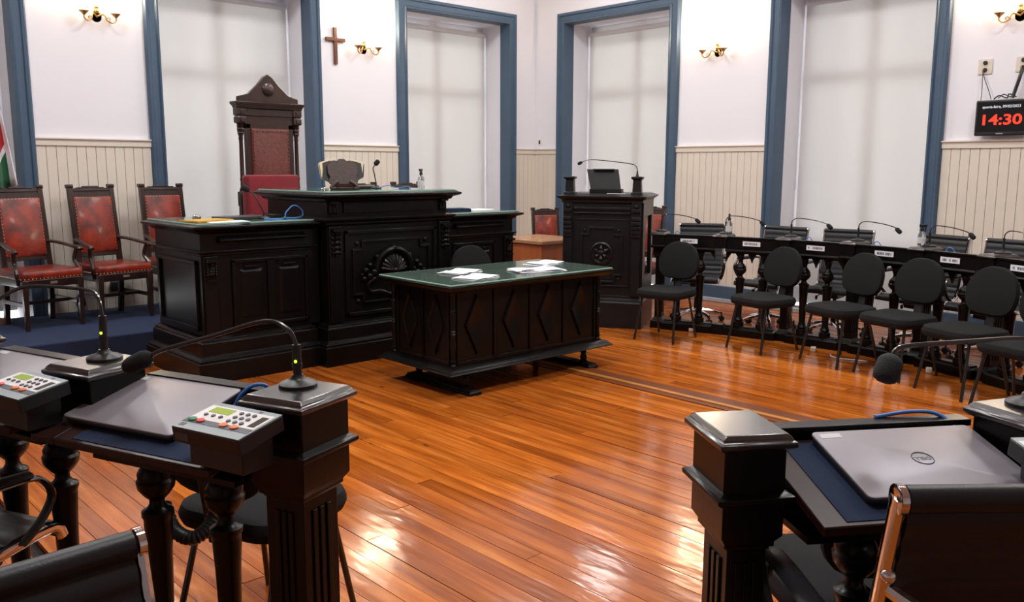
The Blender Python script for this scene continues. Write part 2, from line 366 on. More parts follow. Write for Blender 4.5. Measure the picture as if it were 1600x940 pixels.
def window(n, W, a, b, base_z):
    e = bpy.data.objects.new('window_%d' % n, None); COL.objects.link(e); e['kind'] = 'structure'
    i0, i1 = a + TW, b - TW
    prof = [(0, -.15), (0, .052), (.018, .058), (.032, .036), (.092, .036), (.102, .052), (.126, .056), (.14, .04), (.14, .0), (.03, -.002), (.03, -.15)]
    loops = [[(i0 - o, -d, base_z) for o, d in prof], [(i0 - o, -d, FI + o) for o, d in prof], [(i1 + o, -d, FI + o) for o, d in prof], [(i1 + o, -d, base_z) for o, d in prof]]
    obj('frame', MB(W).loft(loops), M['blue'], e)
    g = .02; mid = (i0 + i1) / 2
    sa = MB(W)
    for xa, xb in ((i0, i0 + .09), (i1 - .09, i1), (mid - .06, mid + .06)): sa.box(xa, xb, .53, .58, base_z, FI)
    for za, zb_ in ((base_z, base_z + .75), (2.55, 2.67), (FI - .09, FI)): sa.box(i0 + .09, i1 - .09, .535, .575, za, zb_)
    obj('sash', sa, M['white'], e)
    obj('glass_pane', MB(W).box(i0 + .09, i1 - .09, .552, .556, base_z + .75, FI - .09), M['pane'], e)
    bl = obj('roller_blind', MB(W).box(i0 + g, i1 - g, .468, .472, base_z + .03, 3.44), M['blind'], e)
    obj('bottom_bar', MB(W).box(i0 + g, i1 - g, .462, .478, base_z + .004, base_z + .032), M['white'], bl)
    obj('roller', MB(W).tube([(i0 + .03, .47, 3.455), (i1 - .03, .47, 3.455)], .035, 14), M['white'], e)
    obj('pull_cord', MB(W).tube([(i1 - g + .012, .44, 3.42), (i1 - g + .012, .44, 1.45)], .003, 5).tube([(i1 - g + .012, .44, 1.47), (i1 - g + .012, .44, 1.36)], .008, 6), M['white'], e)
    return e
for k, (a, b) in enumerate(WIN_L): window(k + 1, MLW, a, b, 0.19)
for k, (a, b) in enumerate(WIN_R): window(k + 4, MRW, a, b, 0.03)

RAIL = 1.872
def wainscot(W, a, b, parent, z0):
    n = max(1, round((b - a) / 0.0885)); w = (b - a) / n
    bm = None
    for i in range(n):
        if bm is None:
            o = obj('board', MB(W.to_3x3().to_4x4()).box(.0018, w - .0018, -.018, 0, z0, RAIL - .07), M['board'], parent, bevel=.003, smooth=False); bm = o.data
        else:
            o = bpy.data.objects.new('board', bm); COL.objects.link(o); o.parent = parent
            q = o.modifiers.new('bevel', 'BEVEL'); q.width = .003; q.segments = 2
        p = W @ Vector((a + i * w, 0, 0)); o.location = p
    obj('board_backing', MB(W).box(a, b, -.004, .0, z0, RAIL - .07), mat_joint, parent)
    obj('chair_rail', MB(W).loft([[(x, -d, z) for d, z in ((0, RAIL - .075), (.03, RAIL - .072), (.03, RAIL - .015), (.044, RAIL - .012), (.044, RAIL), (0, RAIL))] for x in (a - .002, b + .002)]), M['board'], parent)
mat_joint = mat('joint_paint', srgb(150, 140, 128), 0.8)  # darker backing paint that shows in the gaps between the boards
for a, b in ((2.31, 3.38), (5.38, 6.46), (8.49, XC)): wainscot(MLW, a, b, wall_left, 0.0)
for a, b in ((8.573, YC), (5.28, 6.515), (2.13, 3.35)): wainscot(MRW, a, b, wall_right, 0.0)
bb = MB(MRW)
for a, b in ((8.573, YC - .02), (5.28, 6.515), (2.13, 3.35)): bb.box(a, b, -.045, 0, .05, .20)
struct('baseboard_right', bb, M['blue'], bevel=.006)
pl = MB(MRW)
pl.box(Y0, YC - .06, -.07, 0, 0.0, .05)
struct('trim_1', pl, M['stone'], bevel=.006)

# dais with navy carpet along the left wall
dais = struct('floor_dais', MB().box(X0, 6.75, 7.5, YC, -.02, .19), M['carpet'], bevel=.012)

# ceiling lamps (above the frame, they light the room)
for lx, ly in LAMP_SPOTS:
    t = thing('ceiling_lamp', 'square white lit ceiling lamp overhead, beyond the top of the photo', 'lamp', (lx, ly, CEIL - .09), 0, 'square ceiling lamps')
    obj('housing', MB().ring(-.32, .32, -.32, .32, [(0, 0.0), (0.01, .05), (0, .09)]), M['steel'], t)
    obj('diffuser', MB().box(-.29, .29, -.29, .29, -.004, .002), M['lamp_panel'], t)

# wall sconces with lit bulbs
def sconce(loc, rz, label):
    t = thing('wall_sconce', label, 'wall lamp', loc, rz, 'lit brass wall sconces')       # local -Y points into the room
    obj('back_plate', MB().lathe([(.0, -.03), (.02, -.03), (.035, -.02), (.045, -.005), (.05, 0)], 16, TR(rx=PI / 2)).lathe([(.012, .03), (.022, .05), (.014, .075), (.02, .085), (.0, .11)], 12, TR(0, -.02, 0)), M['brass'], t)
    for s in (-1, 1):
        arm = obj('arm', MB().tube(curve([(0, -.02, 0), (s * .05, -.06, .02), (s * .075, -.08, -.035), (s * .115, -.10, -.055), (s * .145, -.11, -.03), (s * .145, -.11, .0)], 6), .008, 8).tube(curve([(s * .06, -.07, -.03), (s * .08, -.085, -.01), (s * .10, -.09, -.02), (s * .09, -.088, -.035)], 5), .005, 6), M['brass'], t)
        obj('candle_cup', MB().lathe([(.005, -.02), (.012, -.012), (.022, .0), (.042, .018), (.048, .024), (.044, .026), (.014, .012), (.012, .05), (.0, .052)], 16, TR(s * .145, -.11, .005)), M['brass'], arm)
        obj('glass_shade', MB().lathe([(.014, 0), (.034, .012), (.046, .05), (.046, .10), (.052, .16), (.062, .20), (.059, .20), (.049, .16), (.042, .10), (.042, .05), (.03, .016), (.0, .01)], 18, TR(s * .145, -.11, .035)), M['shade'], arm)
        obj('bulb', MB().lathe([(.0, .0), (.010, .004), (.016, .025), (.012, .048), (.003, .075), (0, .078)], 12, TR(s * .145, -.11, .055)), M['bulb'], arm)
        ld = bpy.data.lights.new('bulb_light', 'POINT'); ld.energy = SCONCE_WATTS; ld.color = (1.0, 0.78, 0.52); ld.shadow_soft_size = .03
        lo = bpy.data.objects.new('bulb_light', ld); COL.objects.link(lo); lo.parent = t; lo.location = (s * .145, -.11, .27)
sconce((2.94, YC, 3.03), 0, 'lit brass twin sconce on wall above the red armchairs, left end')
sconce((5.98, YC, 3.00), 0, 'lit brass twin sconce on wall between throne window and corner window')
sconce((XC, 5.97, 2.95), -PI / 2, 'lit brass twin sconce on wall right of the lectern')
sconce((XC, 2.76, 2.98), -PI / 2, 'lit brass twin sconce above the wall clock screen')

# wall luminaire high above the corner window (out of the frame, mirrored in the floor)
t = thing('wall_luminaire', 'long white lit wall lamp high above the window right of corner', 'wall lamp', (XC, 7.54, 4.05), -PI / 2)
obj('housing', MB().box(-.36, .36, -.09, 0, 0, .16), M['steel'], t, bevel=.01)
obj('diffuser', MB().box(-.34, .34, -.105, -.088, .01, .15), M['lamp_panel2'], t)
# crucifix beside sconce
t = thing('crucifix', 'small brown wooden crucifix on white wall above the rostrum', 'crucifix', (5.585, YC, 2.80))
obj('upright', MB().box(-.022, .022, -.03, 0, 0, .42), M['cross'], t, bevel=.004); obj('crossbar', MB().box(-.13, .13, -.034, -.004, .26, .30), M['cross'], t, bevel=.004)

# switch on the corner wall, wall plates, cables, clock screen
t = thing('wall_switch', 'tiny black switch on white wall above rail near corner', 'switch', (XC, 8.93, 1.94), -PI / 2)
obj('plate', MB().box(-.03, .03, -.008, 0, -.03, .09), M['white_pl'], t, bevel=.003); obj('rocker', MB().box(-.012, .012, -.02, -.008, .0, .055), M['plastic'], t, bevel=.002)
for y, lab, two in ((3.022, 'cream square outlet plate left above the clock screen', 1), (2.70, 'cream square outlet plate above right side of clock screen', 1)):
    t = thing('outlet_plate', lab, 'outlet', (XC, y, 2.55), -PI / 2, 'outlet plates above the clock screen')
    obj('plate', MB().box(-.062, .062, -.01, 0, -.07, .07), M['cream_pl'], t, bevel=.004)
    for z in (-.03, .035): obj('socket', MB().lathe([(.02, 0), (.02, .008), (.014, .018), (0, .018)], 12, TR(0, -.01, z, rx=PI / 2)), M['plastic'], t)
    obj('plug_contact', MB().box(-.018, -.006, -.03, -.01, -.05, -.02), M['brass'], t)
tv = thing('clock_screen', 'small black wall screen showing red digital time and date', 'screen', (XC - .09, 2.825, 1.91), -PI / 2)
obj('bezel', MB().box(-.222, .222, 0, .035, 0, .325), M['plastic'], tv, bevel=.012)
obj('bracket', MB().box(-.06, .06, .035, .088, .10, .24), M['plastic'], tv)
obj('panel', MB().box(-.205, .205, -.0012, .001, .035, .308), M['screen'], tv)
TX = TR(0, -.0022, 0, rx=PI / 2)
text_mesh('time_digits', '14:30', .130, M['red_lit'], tv, TR(0, 0, .140) @ TX @ Matrix.Scale(1.26, 4, (1, 0, 0)), bold=.0028)
text_mesh('date_text', 'quarta-feira, 09/02/2023', .0335, M['white_lit'], tv, TR(0, 0, .262) @ TX, bold=.0004)
text_mesh('maker_mark', 'SAMSUNG', .013, M['white_lit'], tv, TR(0, 0, .018) @ TX)
c = tag(obj('power_cable', MB().tube(curve([(XC - .03, 3.03, 2.52), (XC - .045, 3.025, 2.45), (XC - .05, 3.02, 2.35), (XC - .07, 3.015, 2.24)], 6), .0035, 6).tube(curve([(XC - .035, 3.03, 2.5), (XC - .045, 3.0, 2.42), (XC - .055, 2.96, 2.33), (XC - .06, 2.93, 2.245)], 6), .0035, 6), M['plastic']), 'thin dark cable pair hanging from left outlet to clock screen', 'cable')
tag(obj('cable_bundle', MB().tube(curve([(XC - .03, 2.70, 2.5), (XC - .05, 2.71, 2.42), (XC - .05, 2.735, 2.32), (XC - .06, 2.75, 2.25)], 6), .016, 8).tube(curve([(XC - .05, 2.91, 2.245), (XC - .06, 2.86, 2.275), (XC - .05, 2.80, 2.25), (XC - .06, 2.78, 2.285), (XC - .05, 2.72, 2.255)], 6), .006, 6).tube(curve([(XC - .06, 2.87, 2.25), (XC - .05, 2.83, 2.285), (XC - .06, 2.77, 2.26), (XC - .05, 2.74, 2.29)], 6), .005, 6), M['plastic']), 'thick black cable bundle coiled on top of clock screen', 'cable')
# low outlets on the left wainscot
for x, lab in ((2.60, 'dark outlet box low on boards behind second red armchair'), (2.93, 'dark outlet box low on boards between red armchairs')):
    tag(obj('outlet_box', MB().ring(-.035, .035, -.03, .0, [(0, 0), (.004, .01), (.004, .09), (0, .1)], TR(x, YC - .018, .24 if x < 2.8 else .36)), M['plastic'], bevel=.004), lab, 'outlet')

# flag at the left edge
fl = thing('draped_flag', 'green white and red flag hanging behind leftmost red armchair', 'flag', (1.80, 8.86, .19))
obj('pole', MB().cyl((0, 0, 0), (0, 0, 2.75), .016, 10).ball((0, 0, 2.78), .035, 10).lathe([(.16, 0), (.15, .02), (.05, .045), (.03, .07), (.02, .09)], 20), M['flag_pole'], fl)
nu, nv = 40, 14; vs = []; fs = []; uvs = []
for j in range(nv + 1):
    for i in range(nu + 1):
        u, v = i / nu, j / nv
        z = 2.62 - 1.55 * (1 - v) * (1 - .12 * u)
        sp = .30 * (0.35 + .65 * (1 - v) ** .6)
        vs.append((-.02 + u * sp + .02 * math.sin(9 * u + 3 * v), -.03 + .045 * math.sin(u * 19) * (.3 + .7 * (1 - v)) - .02 * u, z)); uvs.append((u, v))
for j in range(nv):
    for i in range(nu): k = j * (nu + 1) + i; fs.append((k, k + 1, k + nu + 2, k + nu + 1))
me = bpy.data.meshes.new('cloth'); me.from_pydata(vs, [], fs); ul = me.uv_layers.new(name='UVMap')
for p in me.polygons:
    p.use_smooth = True
    for li in p.loop_indices: ul.data[li].uv = uvs[me.loops[li].vertex_index]
me.materials.append(M['flag']); co = bpy.data.objects.new('cloth', me); COL.objects.link(co); co.parent = fl
sm = co.modifiers.new('solid', 'SOLIDIFY'); sm.thickness = .003

# ---------------------------------------------------------------- carved red leather armchairs
def studs(mb, pts, r=.006):
    for p, d in pts:
        d = Vector(d).normalized(); q = d.to_track_quat('Z', 'Y').to_matrix().to_4x4()
        mb.lathe([(r, 0), (r * .8, r * .5), (0, r * .8)], 6, Matrix.Translation(p) @ q)

def make_armchair(label):
    t = thing('armchair', label, 'armchair', (0, 0, 0), 0, 'red leather armchairs')
    B = TR(0, .25, .45, rx=-math.atan(.14))
    for s in (-1, 1):
        obj('front_leg', MB().loft([[(s * .235 + a * w, -.215 + b * w, z) for a, b in ((-1, -1), (1, -1), (1, 1), (-1, 1))] for z, w in ((0, .016), (.30, .022), (.33, .025), (.44, .025))]), M['brown'], t, bevel=.004)
        obj('back_post', MB().loft([[(s * .195 + a * .022, y + b * .024, z) for a, b in ((-1, -1), (1, -1), (1, 1), (-1, 1))] for y, z in ((.30, 0), (.25, .45), (.357, 1.215))]).ring(s * .195 - .024, s * .195 + .024, .335, .385, [(0, 1.205), (.004, 1.215), (.004, 1.24), (0, 1.245)]), M['brown'], t, bevel=.004)
        arm = obj('arm_rest', MB().tube(curve([(s * .20, .285, .735), (s * .235, .12, .725), (s * .265, -.06, .70), (s * .275, -.15, .695), (s * .275, -.19, .675)], 6), .020, 8, flat=(1.25, .8)), M['brown'], t)
        obj('arm_support', MB().tube(curve([(s * .25, -.15, .40), (s * .27, -.17, .50), (s * .255, -.10, .58), (s * .27, -.13, .69)], 6), [.022] * 7 + [.018] * 12, 8), M['brown'], arm)
        obj('side_stretcher', MB().box(s * .215 - .012, s * .215 + .012, -.20, .28, .20, .235), M['brown'], t, bevel=.003)
    obj('front_stretcher', MB().box(-.22, .22, -.05, -.022, .205, .235), M['brown'], t, bevel=.003)
    obj('seat_frame', MB().ring(-.24, .24, -.225, .25, [(0, .37), (.008, .38), (.012, .44), (0, .445)]), M['brown'], t, bevel=.004)
    obj('maker_plate', MB().box(-.03, .03, -.2415, -.237, .40, .42), M['stud'], t)
    obj('seat', MB().pad(.52, .49, .085, .04, .028, M=TR(0, .005, .435), taper=-.08), M['leather'], t)
    obj('top_rail', MB(B).box(-.175, .175, -.018, .018, .68, .765).box(-.075, .075, -.02, .02, .765, .785).box(-.13, -.075, -.016, .016, .765, .774).box(.075, .13, -.016, .016, .765, .774).box(-.17, .17, -.026, .0, .735, .75), M['brown'], t, bevel=.004)
    obj('bottom_rail', MB(B).box(-.175, .175, -.018, .018, .115, .155), M['brown'], t, bevel=.004)
    obj('back_panel', MB(B).pad(.362, .535, .05, .01, .018, M=TR(0, .02, .4175, rx=PI / 2)), M['leather'], t)
    mb = MB()
    for k in range(17):
        z = .175 + k * .0305
        for x in (-.169, .169): studs(mb, [(B @ Vector((x, -.0235, z)), (0, -1, .14))])
    for k in range(11):
        x = -.15 + k * .03
        for z in (.165, .672): studs(mb, [(B @ Vector((x, -.0235, z)), (0, -1, .14))])
    for k in range(16): studs(mb, [((-.24 + k * .032, -.242, .452), (0, -1, 0))])
    for k in range(14):
        for s in (-1, 1): studs(mb, [((s * .2625, -.22 + k * .032, .452), (s, 0, 0))])
    o = obj('nail_studs', mb, M['stud'], t); o['kind'] = 'stuff'
    return t
ac = make_armchair('red leather armchair at left edge, in front of the flag')
ac.location = (2.12, 8.42, .19); ac.rotation_euler = (0, 0, facing(.16, -1))
copy_tree(ac, (2.75, 8.45, .19), facing(.14, -1), 'red leather armchair in middle of three along the cream boards')
copy_tree(ac, (3.385, 8.47, .19), facing(.02, -1), 'red leather armchair half hidden behind left wing of rostrum')
copy_tree(ac, (5.56, 8.18, .19), facing(0, -1), 'armchair whose carved top peeks over rostrum by the open book')
copy_tree(ac, (6.23, 8.18, .19), facing(0, -1), 'armchair whose carved top shows behind the spray bottle on rostrum')
o = copy_tree(ac, (8.03, 7.80, 0), facing(-.45, -1), 'red leather armchair in the corner behind orange wooden desk'); o.scale = (.88, .88, .87)
o = copy_tree(ac, (8.12, 6.50, 0), facing(-1, -.1), 'red leather armchair mostly hidden behind the lectern'); o.scale = (.92, .92, .93)

# presiding chair
th = thing('throne_chair', 'tall carved dark wood presiding chair with brown leather back', 'chair', (4.25, 8.13, .19))
for s in (-1, 1):
    obj('front_leg', MB().lathe([(.03, 0), (.035, .04), (.02, .08), (.035, .2), (.028, .36), (.04, .40), (.04, .46)], 12, TR(s * .28, -.30, 0)), M['brown'], th)
    obj('rear_post', MB().ring(s * .305 - .035, s * .305 + .035, .0, .07, [(0, 0), (0, 1.02), (.006, 1.03), (.006, 1.16), (0, 1.17)]), M['brown'], th, bevel=.004)
    cl = obj('column', MB().lathe([(.034, 0), (.034, .02), (.024, .04), (.022, .10), (.027, .12), (.022, .14), (.019, .50), (.024, .52), (.020, .54), (.030, .57), (.034, .63), (.026, .64), (.040, .67)], 12, TR(s * .305, .035, 1.17)), M['brown'], th)
    obj('capital_leaf', MB().lathe([(.024, 0), (.036, .015), (.028, .03), (.038, .05), (.030, .07), (.040, .085), (.03, .09)], 8, TR(s * .305, .035, 1.73)), M['brown'], cl)
    obj('corner_block', MB().ring(s * .305 - .04, s * .305 + .04, -.005, .075, [(0, 1.84), (.006, 1.845), (.006, 1.90), (0, 1.905), (0, 1.915), (.008, 1.92), (.008, 1.985), (0, 1.99)]).box(s * .305 - .018, s * .305 + .018, -.022, -.005, 1.855, 1.891).box(s * .305 - .018, s * .305 + .018, -.022, -.005, 1.935, 1.971), M['brown'], th, bevel=.004)
    obj('arm_rest', MB().tube(curve([(s * .30, .02, .74), (s * .32, -.15, .73), (s * .33, -.32, .71), (s * .33, -.36, .67)], 6), .026, 8).cyl((s * .31, -.29, .45), (s * .33, -.31, .71), .022, 8), M['brown'], th)
obj('seat_frame', MB().ring(-.31, .31, -.34, .06, [(0, .38), (.01, .39), (.01, .45), (0, .455)]), M['brown'], th, bevel=.004)
obj('seat', MB().pad(.58, .40, .08, .03, .025, M=TR(0, -.15, .445)), M['throne_leather'], th)
obj('back_frame', MB().box(-.262, -.205, .012, .058, .55, 1.84).box(.205, .262, .012, .058, .55, 1.84).box(-.262, .262, .012, .058, 1.79, 1.92).box(-.262, .262, .012, .058, .55, .62).box(-.265, .265, .0, .06, 1.915, 1.985), M['brown'], th, bevel=.005)
obj('back_panel', MB().pad(.42, 1.18, .06, .01, .02, M=TR(0, .052, 1.205, rx=PI / 2)), M['throne_leather'], th)
obj('cornice', MB().ring(-.345, .345, -.005, .075, [(0, 1.985), (.012, 1.99), (.012, 2.005), (.03, 2.03), (.03, 2.05), (0, 2.055)]), M['brown'], th, bevel=.003)
obj('crest', MB().prism([(-.33, 2.055), (.33, 2.055), (.33, 2.10), (.22, 2.13), (.12, 2.22), (.05, 2.30), (0, 2.33), (-.05, 2.30), (-.12, 2.22), (-.22, 2.13), (-.33, 2.10)], -.055, -.015, TR(rx=PI / 2)).lathe([(.07, 0), (.06, .015), (.03, .025), (0, .027)], 14, TR(0, .015, 2.18, rx=PI / 2)), M['brown'], th, bevel=.005)
mb = MB()
for k in range(30):
    for x in (-.192, .192): studs(mb, [((x, -.009, .66 + k * .0375), (0, -1, 0))], .008)
for k in range(12): studs(mb, [((-.176 + k * .032, -.009, 1.765), (0, -1, 0))], .008)
o = obj('nail_studs', mb, M['throne_leather'], th); o['kind'] = 'stuff'
tag(obj('back_cushion', MB().pad(.58, .82, .12, .03, .03, M=TR(4.15, 8.03, 1.115, rx=PI / 2)), M['velvet'], loc=(0, 0, 0)), 'red velvet back cushion propped on the tall presiding chair', 'cushion')

# ---------------------------------------------------------------- rostrum
def acanthus(mb, x, y, z, w, h):
    mb.box(x - w / 2, x + w / 2, y - .045, y, z - .02, z)
    for k in range(5):
        zz = z - .03 - k * h / 5; q = .034 - .004 * k
        mb.ball((x, y - .012, zz), .021, 8, (1.1 + .05 * k, q / .021 * .9, .9))
        for s in (-1, 1): mb.ball((x + s * w * .38, y - .004, zz - .006), .012, 6, (1, 1.6, 1.3))
    mb.ball((x, y - .008, z - h - .015), .014, 8, (1, 1, 1.4))

def frame_rect(mb, x0, x1, z0, z1, y, w=.022, d=.016):
    for a, b, c, e in ((x0, x1, z0, z0 + w), (x0, x1, z1 - w, z1), (x0, x0 + w, z0, z1), (x1 - w, x1, z0, z1)): mb.box(a, b, y - d, y, c, e)

def base_tiers(mb, x0, x1, y0, y1, top=.34):
    mb.ring(x0, x1, y0, y1, [(.09, 0), (.09, .155), (.075, .165), (.085, .175), (.06, .195), (.045, .20), (.045, .30), (.03, .31), (.036, .32), (.012, .335), (0, top)])

rx0, rx1, ry0, ry1 = 3.62, 4.87, 6.045, 7.06
RO = thing('rostrum', 'tall black carved presiding rostrum with green glass top', 'rostrum', ((rx0 + rx1) / 2, (ry0 + ry1) / 2, 0))
hx, hy = (rx1 - rx0) / 2, (ry1 - ry0) / 2
mb = MB(); base_tiers(mb, -hx, hx, -hy, hy); obj('base', mb, M['black'], RO, bevel=.003)
obj('body', MB().box(-hx, hx, -hy, hy, .34, 1.17), M['black'], RO, bevel=.004)
obj('ledge', MB().ring(-hx, hx, -hy, hy, [(0, 1.13), (.02, 1.145), (.02, 1.16), (.045, 1.175), (.05, 1.19), (.02, 1.195), (0, 1.20)]), M['black'], RO, bevel=.002)
obj('frieze', MB().box(-hx + .015, hx - .015, -hy + .015, hy, 1.195, 1.345).box(-hx + .16, hx - .16, -hy + .002, -hy + .02, 1.23, 1.315), M['black'], RO, bevel=.004)
obj('cornice', MB().ring(-hx, hx, -hy, hy, [(-.01, 1.32), (.02, 1.33), (.03, 1.35), (.075, 1.365), (.085, 1.37), (.085, 1.385), (.06, 1.395), (.055, 1.40)]), M['black'], RO, bevel=.002)
obj('glass_top', MB().box(-hx - .045, hx + .045, -hy - .045, hy + .05, 1.4005, 1.412), M['glass_edge'], RO, bevel=.002)
obj('green_cloth', MB().box(-hx - .03, hx + .03, -hy - .03, hy + .03, 1.4122, 1.4132), M['glass_green'], RO)
fy = -hy
for s in (-1, 1):
    mb = MB(); mb.box(s * (hx - .065) - .06, s * (hx - .065) + .06, fy - .022, fy, .34, 1.13); obj('pilaster', mb, M['black'], RO, bevel=.004)
    mb = MB(); acanthus(mb, s * (hx - .065), fy - .022, 1.11, .09, .20); obj('corbel', mb, M['black'], RO)
    mb = MB(); acanthus(mb, s * (hx - .065), fy + .012, 1.33, .075, .065); obj('small_corbel', mb, M['black'], RO)
mb = MB(); frame_rect(mb, -.47, .47, .38, 1.09, fy, .03, .02); obj('panel_frame', mb, M['black'], RO, bevel=.004)
mb = MB()
zt, zb = 1.005, .475
for a, b, z0, z1 in ((-.30, .30, zt - .02, zt), (-.30, .30, zb, zb + .02), (-.39, -.30, zt - .09, zt - .07), (.30, .39, zt - .09, zt - .07), (-.39, -.30, zb + .07, zb + .09), (.30, .39, zb + .07, zb + .09)): mb.box(a, b, fy - .018, fy, z0, z1)
for s in (-1, 1):
    mb.box(s * .39 - .01, s * .39 + .01, fy - .018, fy, zb + .07, zt - .07)
    for z0, z1 in ((zt - .09, zt), (zb, zb + .09)): mb.box(s * .30 - .01, s * .30 + .01, fy - .018, fy, z0, z1)
    for z in (zt - .025, zb + .025): mb.lathe([(.022, 0), (.018, .014), (.008, .02), (0, .022)], 10, TR(s * .352, fy, z, rx=PI / 2))
obj('panel_molding', mb, M['black'], RO, bevel=.003)
sh = MB(); cz = .735
for k in range(11):                      # scalloped shell
    a = math.radians(10 + 16 * k); L = .125
    sh.tube([(0, fy - .045, cz), (math.cos(a) * L * .6, fy - .05, cz + math.sin(a) * L * .6), (math.cos(a) * L, fy - .02, cz + math.sin(a) * L)], [.010, .018, .020], 8)
sh.lathe([(.032, 0), (.030, .03), (.018, .045), (0, .05)], 12, TR(0, fy - .02, cz, rx=PI / 2))
sv = obj('carved_shell', sh, M['black'], RO)
sh = MB()
arc = [(math.cos(math.radians(a)) * .185, fy - .03, cz + math.sin(math.radians(a)) * .185) for a in range(0, 181, 12)]
sh.tube(arc, .026, 8)
for s in (-1, 1):
    for k, (dx, dz, r) in enumerate(((.20, .0, .035), (.245, -.03, .032), (.28, .02, .028), (.30, -.05, .024), (.24, .06, .026), (.205, -.06, .026), (.17, .125, .022), (.32, -.015, .016))): sh.ball((s * dx, fy - .022, cz + dz), r, 8, (1, 1, .85))
    sh.tube(curve([(s * .19, fy - .03, cz - .05), (s * .27, fy - .03, cz - .10), (s * .24, fy - .03, cz - .16), (s * .15, fy - .03, cz - .16), (s * .04, fy - .03, cz - .20)], 6), .014, 8)
sh.ball((0, fy - .03, cz + .19), .03, 8); sh.ball((0, fy - .03, cz - .20), .03, 8, (1.4, 1, .8))
obj('shell_scrolls', sh, M['black'], sv)

def wing(name, label, x0, x1, y0, y1, outer):
    t = thing(name, label, 'rostrum', ((x0 + x1) / 2, (y0 + y1) / 2, 0)); hx, hy = (x1 - x0) / 2, (y1 - y0) / 2; fy = -hy
    mb = MB(); base_tiers(mb, -hx + (0 if outer < 0 else .1), hx - (0.1 if outer < 0 else 0), -hy, hy); obj('base', mb, M['black'], t, bevel=.003)
    obj('body', MB().box(-hx, hx, -hy, hy, .34, 1.125), M['black'], t, bevel=.004)
    a0, a1 = (-hx, hx - .055) if outer < 0 else (-hx + .055, hx)
    obj('waist_molding', MB().ring(a0, a1, -hy, hy, [(0, .945), (.012, .95), (.012, .965), (.03, .975), (.03, .985), (0, .99)]), M['black'], t, bevel=.002)
    obj('drawer_ledge', MB().loft([[(x + s, fy - d, z) for d, z in ((0, 1.04), (.05, 1.055), (.055, 1.065), (0, 1.095))] for x, s in ((-hx + .13, 0), (hx - .13, 0))]), M['black'], t, bevel=.003)
    obj('cornice', MB().ring(a0, a1, -hy, hy, [(0, 1.11), (.02, 1.12), (.03, 1.135), (.07, 1.15), (.08, 1.155), (.08, 1.168), (.05, 1.175), (.045, 1.18)]), M['black'], t, bevel=.002)
    obj('glass_top', MB().box(a0 - (.04 if outer < 0 else 0), a1 + (.04 if outer > 0 else 0), -hy - .04, hy + .04, 1.1805, 1.191), M['glass_edge'], t, bevel=.002)
    obj('green_cloth', MB().box(a0 - (.03 if outer < 0 else -.01), a1 + (.03 if outer > 0 else -.01), -hy - .03, hy + .03, 1.1912, 1.1922), M['glass_green'], t)
    px = outer * (hx - .065)
    mb = MB(); mb.box(px - .055, px + .055, fy - .022, fy, .34, .945); obj('pilaster', mb, M['black'], t, bevel=.004)
    mb = MB(); acanthus(mb, px, fy - .022, .925, .085, .10); mb.box(px - .04, px + .04, fy - .045, fy - .02, .76, .775); obj('corbel', mb, M['black'], t)
    c = -outer * .06; hw = hx - .2
    mb = MB(); frame_rect(mb, c - hw - .03, c + hw + .03, .38, .91, fy, .025, .02); mb.box(c - .03, c + .03, fy - .02, fy, .40, .90); obj('panel_frame', mb, M['black'], t, bevel=.004)
    for s in (-1, 1):
        w = hw / 2 - .05; m = c + s * (hw / 2 + .015)
        mb = MB(); mb.ring(m - w, m + w, .46, .83, [(0, 0), (-.02, .014), (-.03, .014)], TR(0, fy, 0, rx=PI / 2)); mb.box(m - w * .62, m + w * .62, fy - .02, fy, .845, .857); obj('panel', mb, M['black'], t, bevel=.002)
    ex = outer * hx
    mb = MB(TR(ex, 0, 0, rz=PI / 2 * outer)); frame_rect(mb, -hy + .07, hy - .07, .38, .91, 0, .03, .022); obj('end_panel_frame', mb, M['black'], t, bevel=.004)
    return t
wing('rostrum_wing', 'black panelled left wing of the rostrum carrying yellow folder', 2.62, 3.60, 6.155, 7.02, -1)
wing('rostrum_wing', 'black panelled right wing of the rostrum behind the clerk table', 4.89, 5.76, 6.155, 7.02, 1)

# ---------------------------------------------------------------- clerk table with green glass top
TB = thing('clerk_table', 'black panelled clerk table with green glass top and papers on floor centre', 'table', (4.485, 4.935, 0), math.radians(-0.6))
tx, ty = .80, .40
mb = MB(); mb.ring(-tx, tx, -ty, ty, [(0, .745), (.015, .75), (.02, .757), (.026, .758), (.03, .765), (.036, .766), (.04, .773), (.046, .774), (.05, .782), (.05, .792), (.03, .796)]); obj('tabletop', mb, M['black'], TB, bevel=.0015)
obj('glass_top', MB().box(-tx - .035, tx + .035, -ty - .035, ty + .035, .7965, .806), M['glass_edge'], TB, bevel=.002)
obj('green_cloth', MB().box(-tx - .022, tx + .022, -ty - .022, ty + .022, .8062, .8070), M['glass_green'], TB)
obj('body', MB().box(-tx + .05, tx - .05, -ty + .05, ty - .05, .19, .748), M['black'], TB, bevel=.003)
mb = MB(); mb.ring(-tx, tx, -ty, ty, [(-.03, .215), (.01, .205), (.016, .198), (.022, .196), (.028, .188), (.034, .186), (.04, .18), (.046, .178), (.05, .172), (.044, .166), (0, .165)]); obj('plinth', mb, M['black'], TB, bevel=.0015)
for sx in (-1, 1):
    for sy in (-1, 1):
        obj('corner_column', MB().lathe([(.02, .21), (.024, .22), (.016, .235), (.024, .25), (.018, .27), (.014, .30), (.022, .35), (.024, .38), (.016, .43), (.022, .445), (.016, .455), (.022, .465), (.016, .475), (.022, .485), (.016, .50), (.022, .56), (.024, .58), (.018, .60), (.024, .61), (.015, .63), (.022, .68), (.018, .72), (.024, .735), (.02, .745)], 12, TR(sx * (tx - .045), sy * (ty - .045), 0)), M['black'], TB)
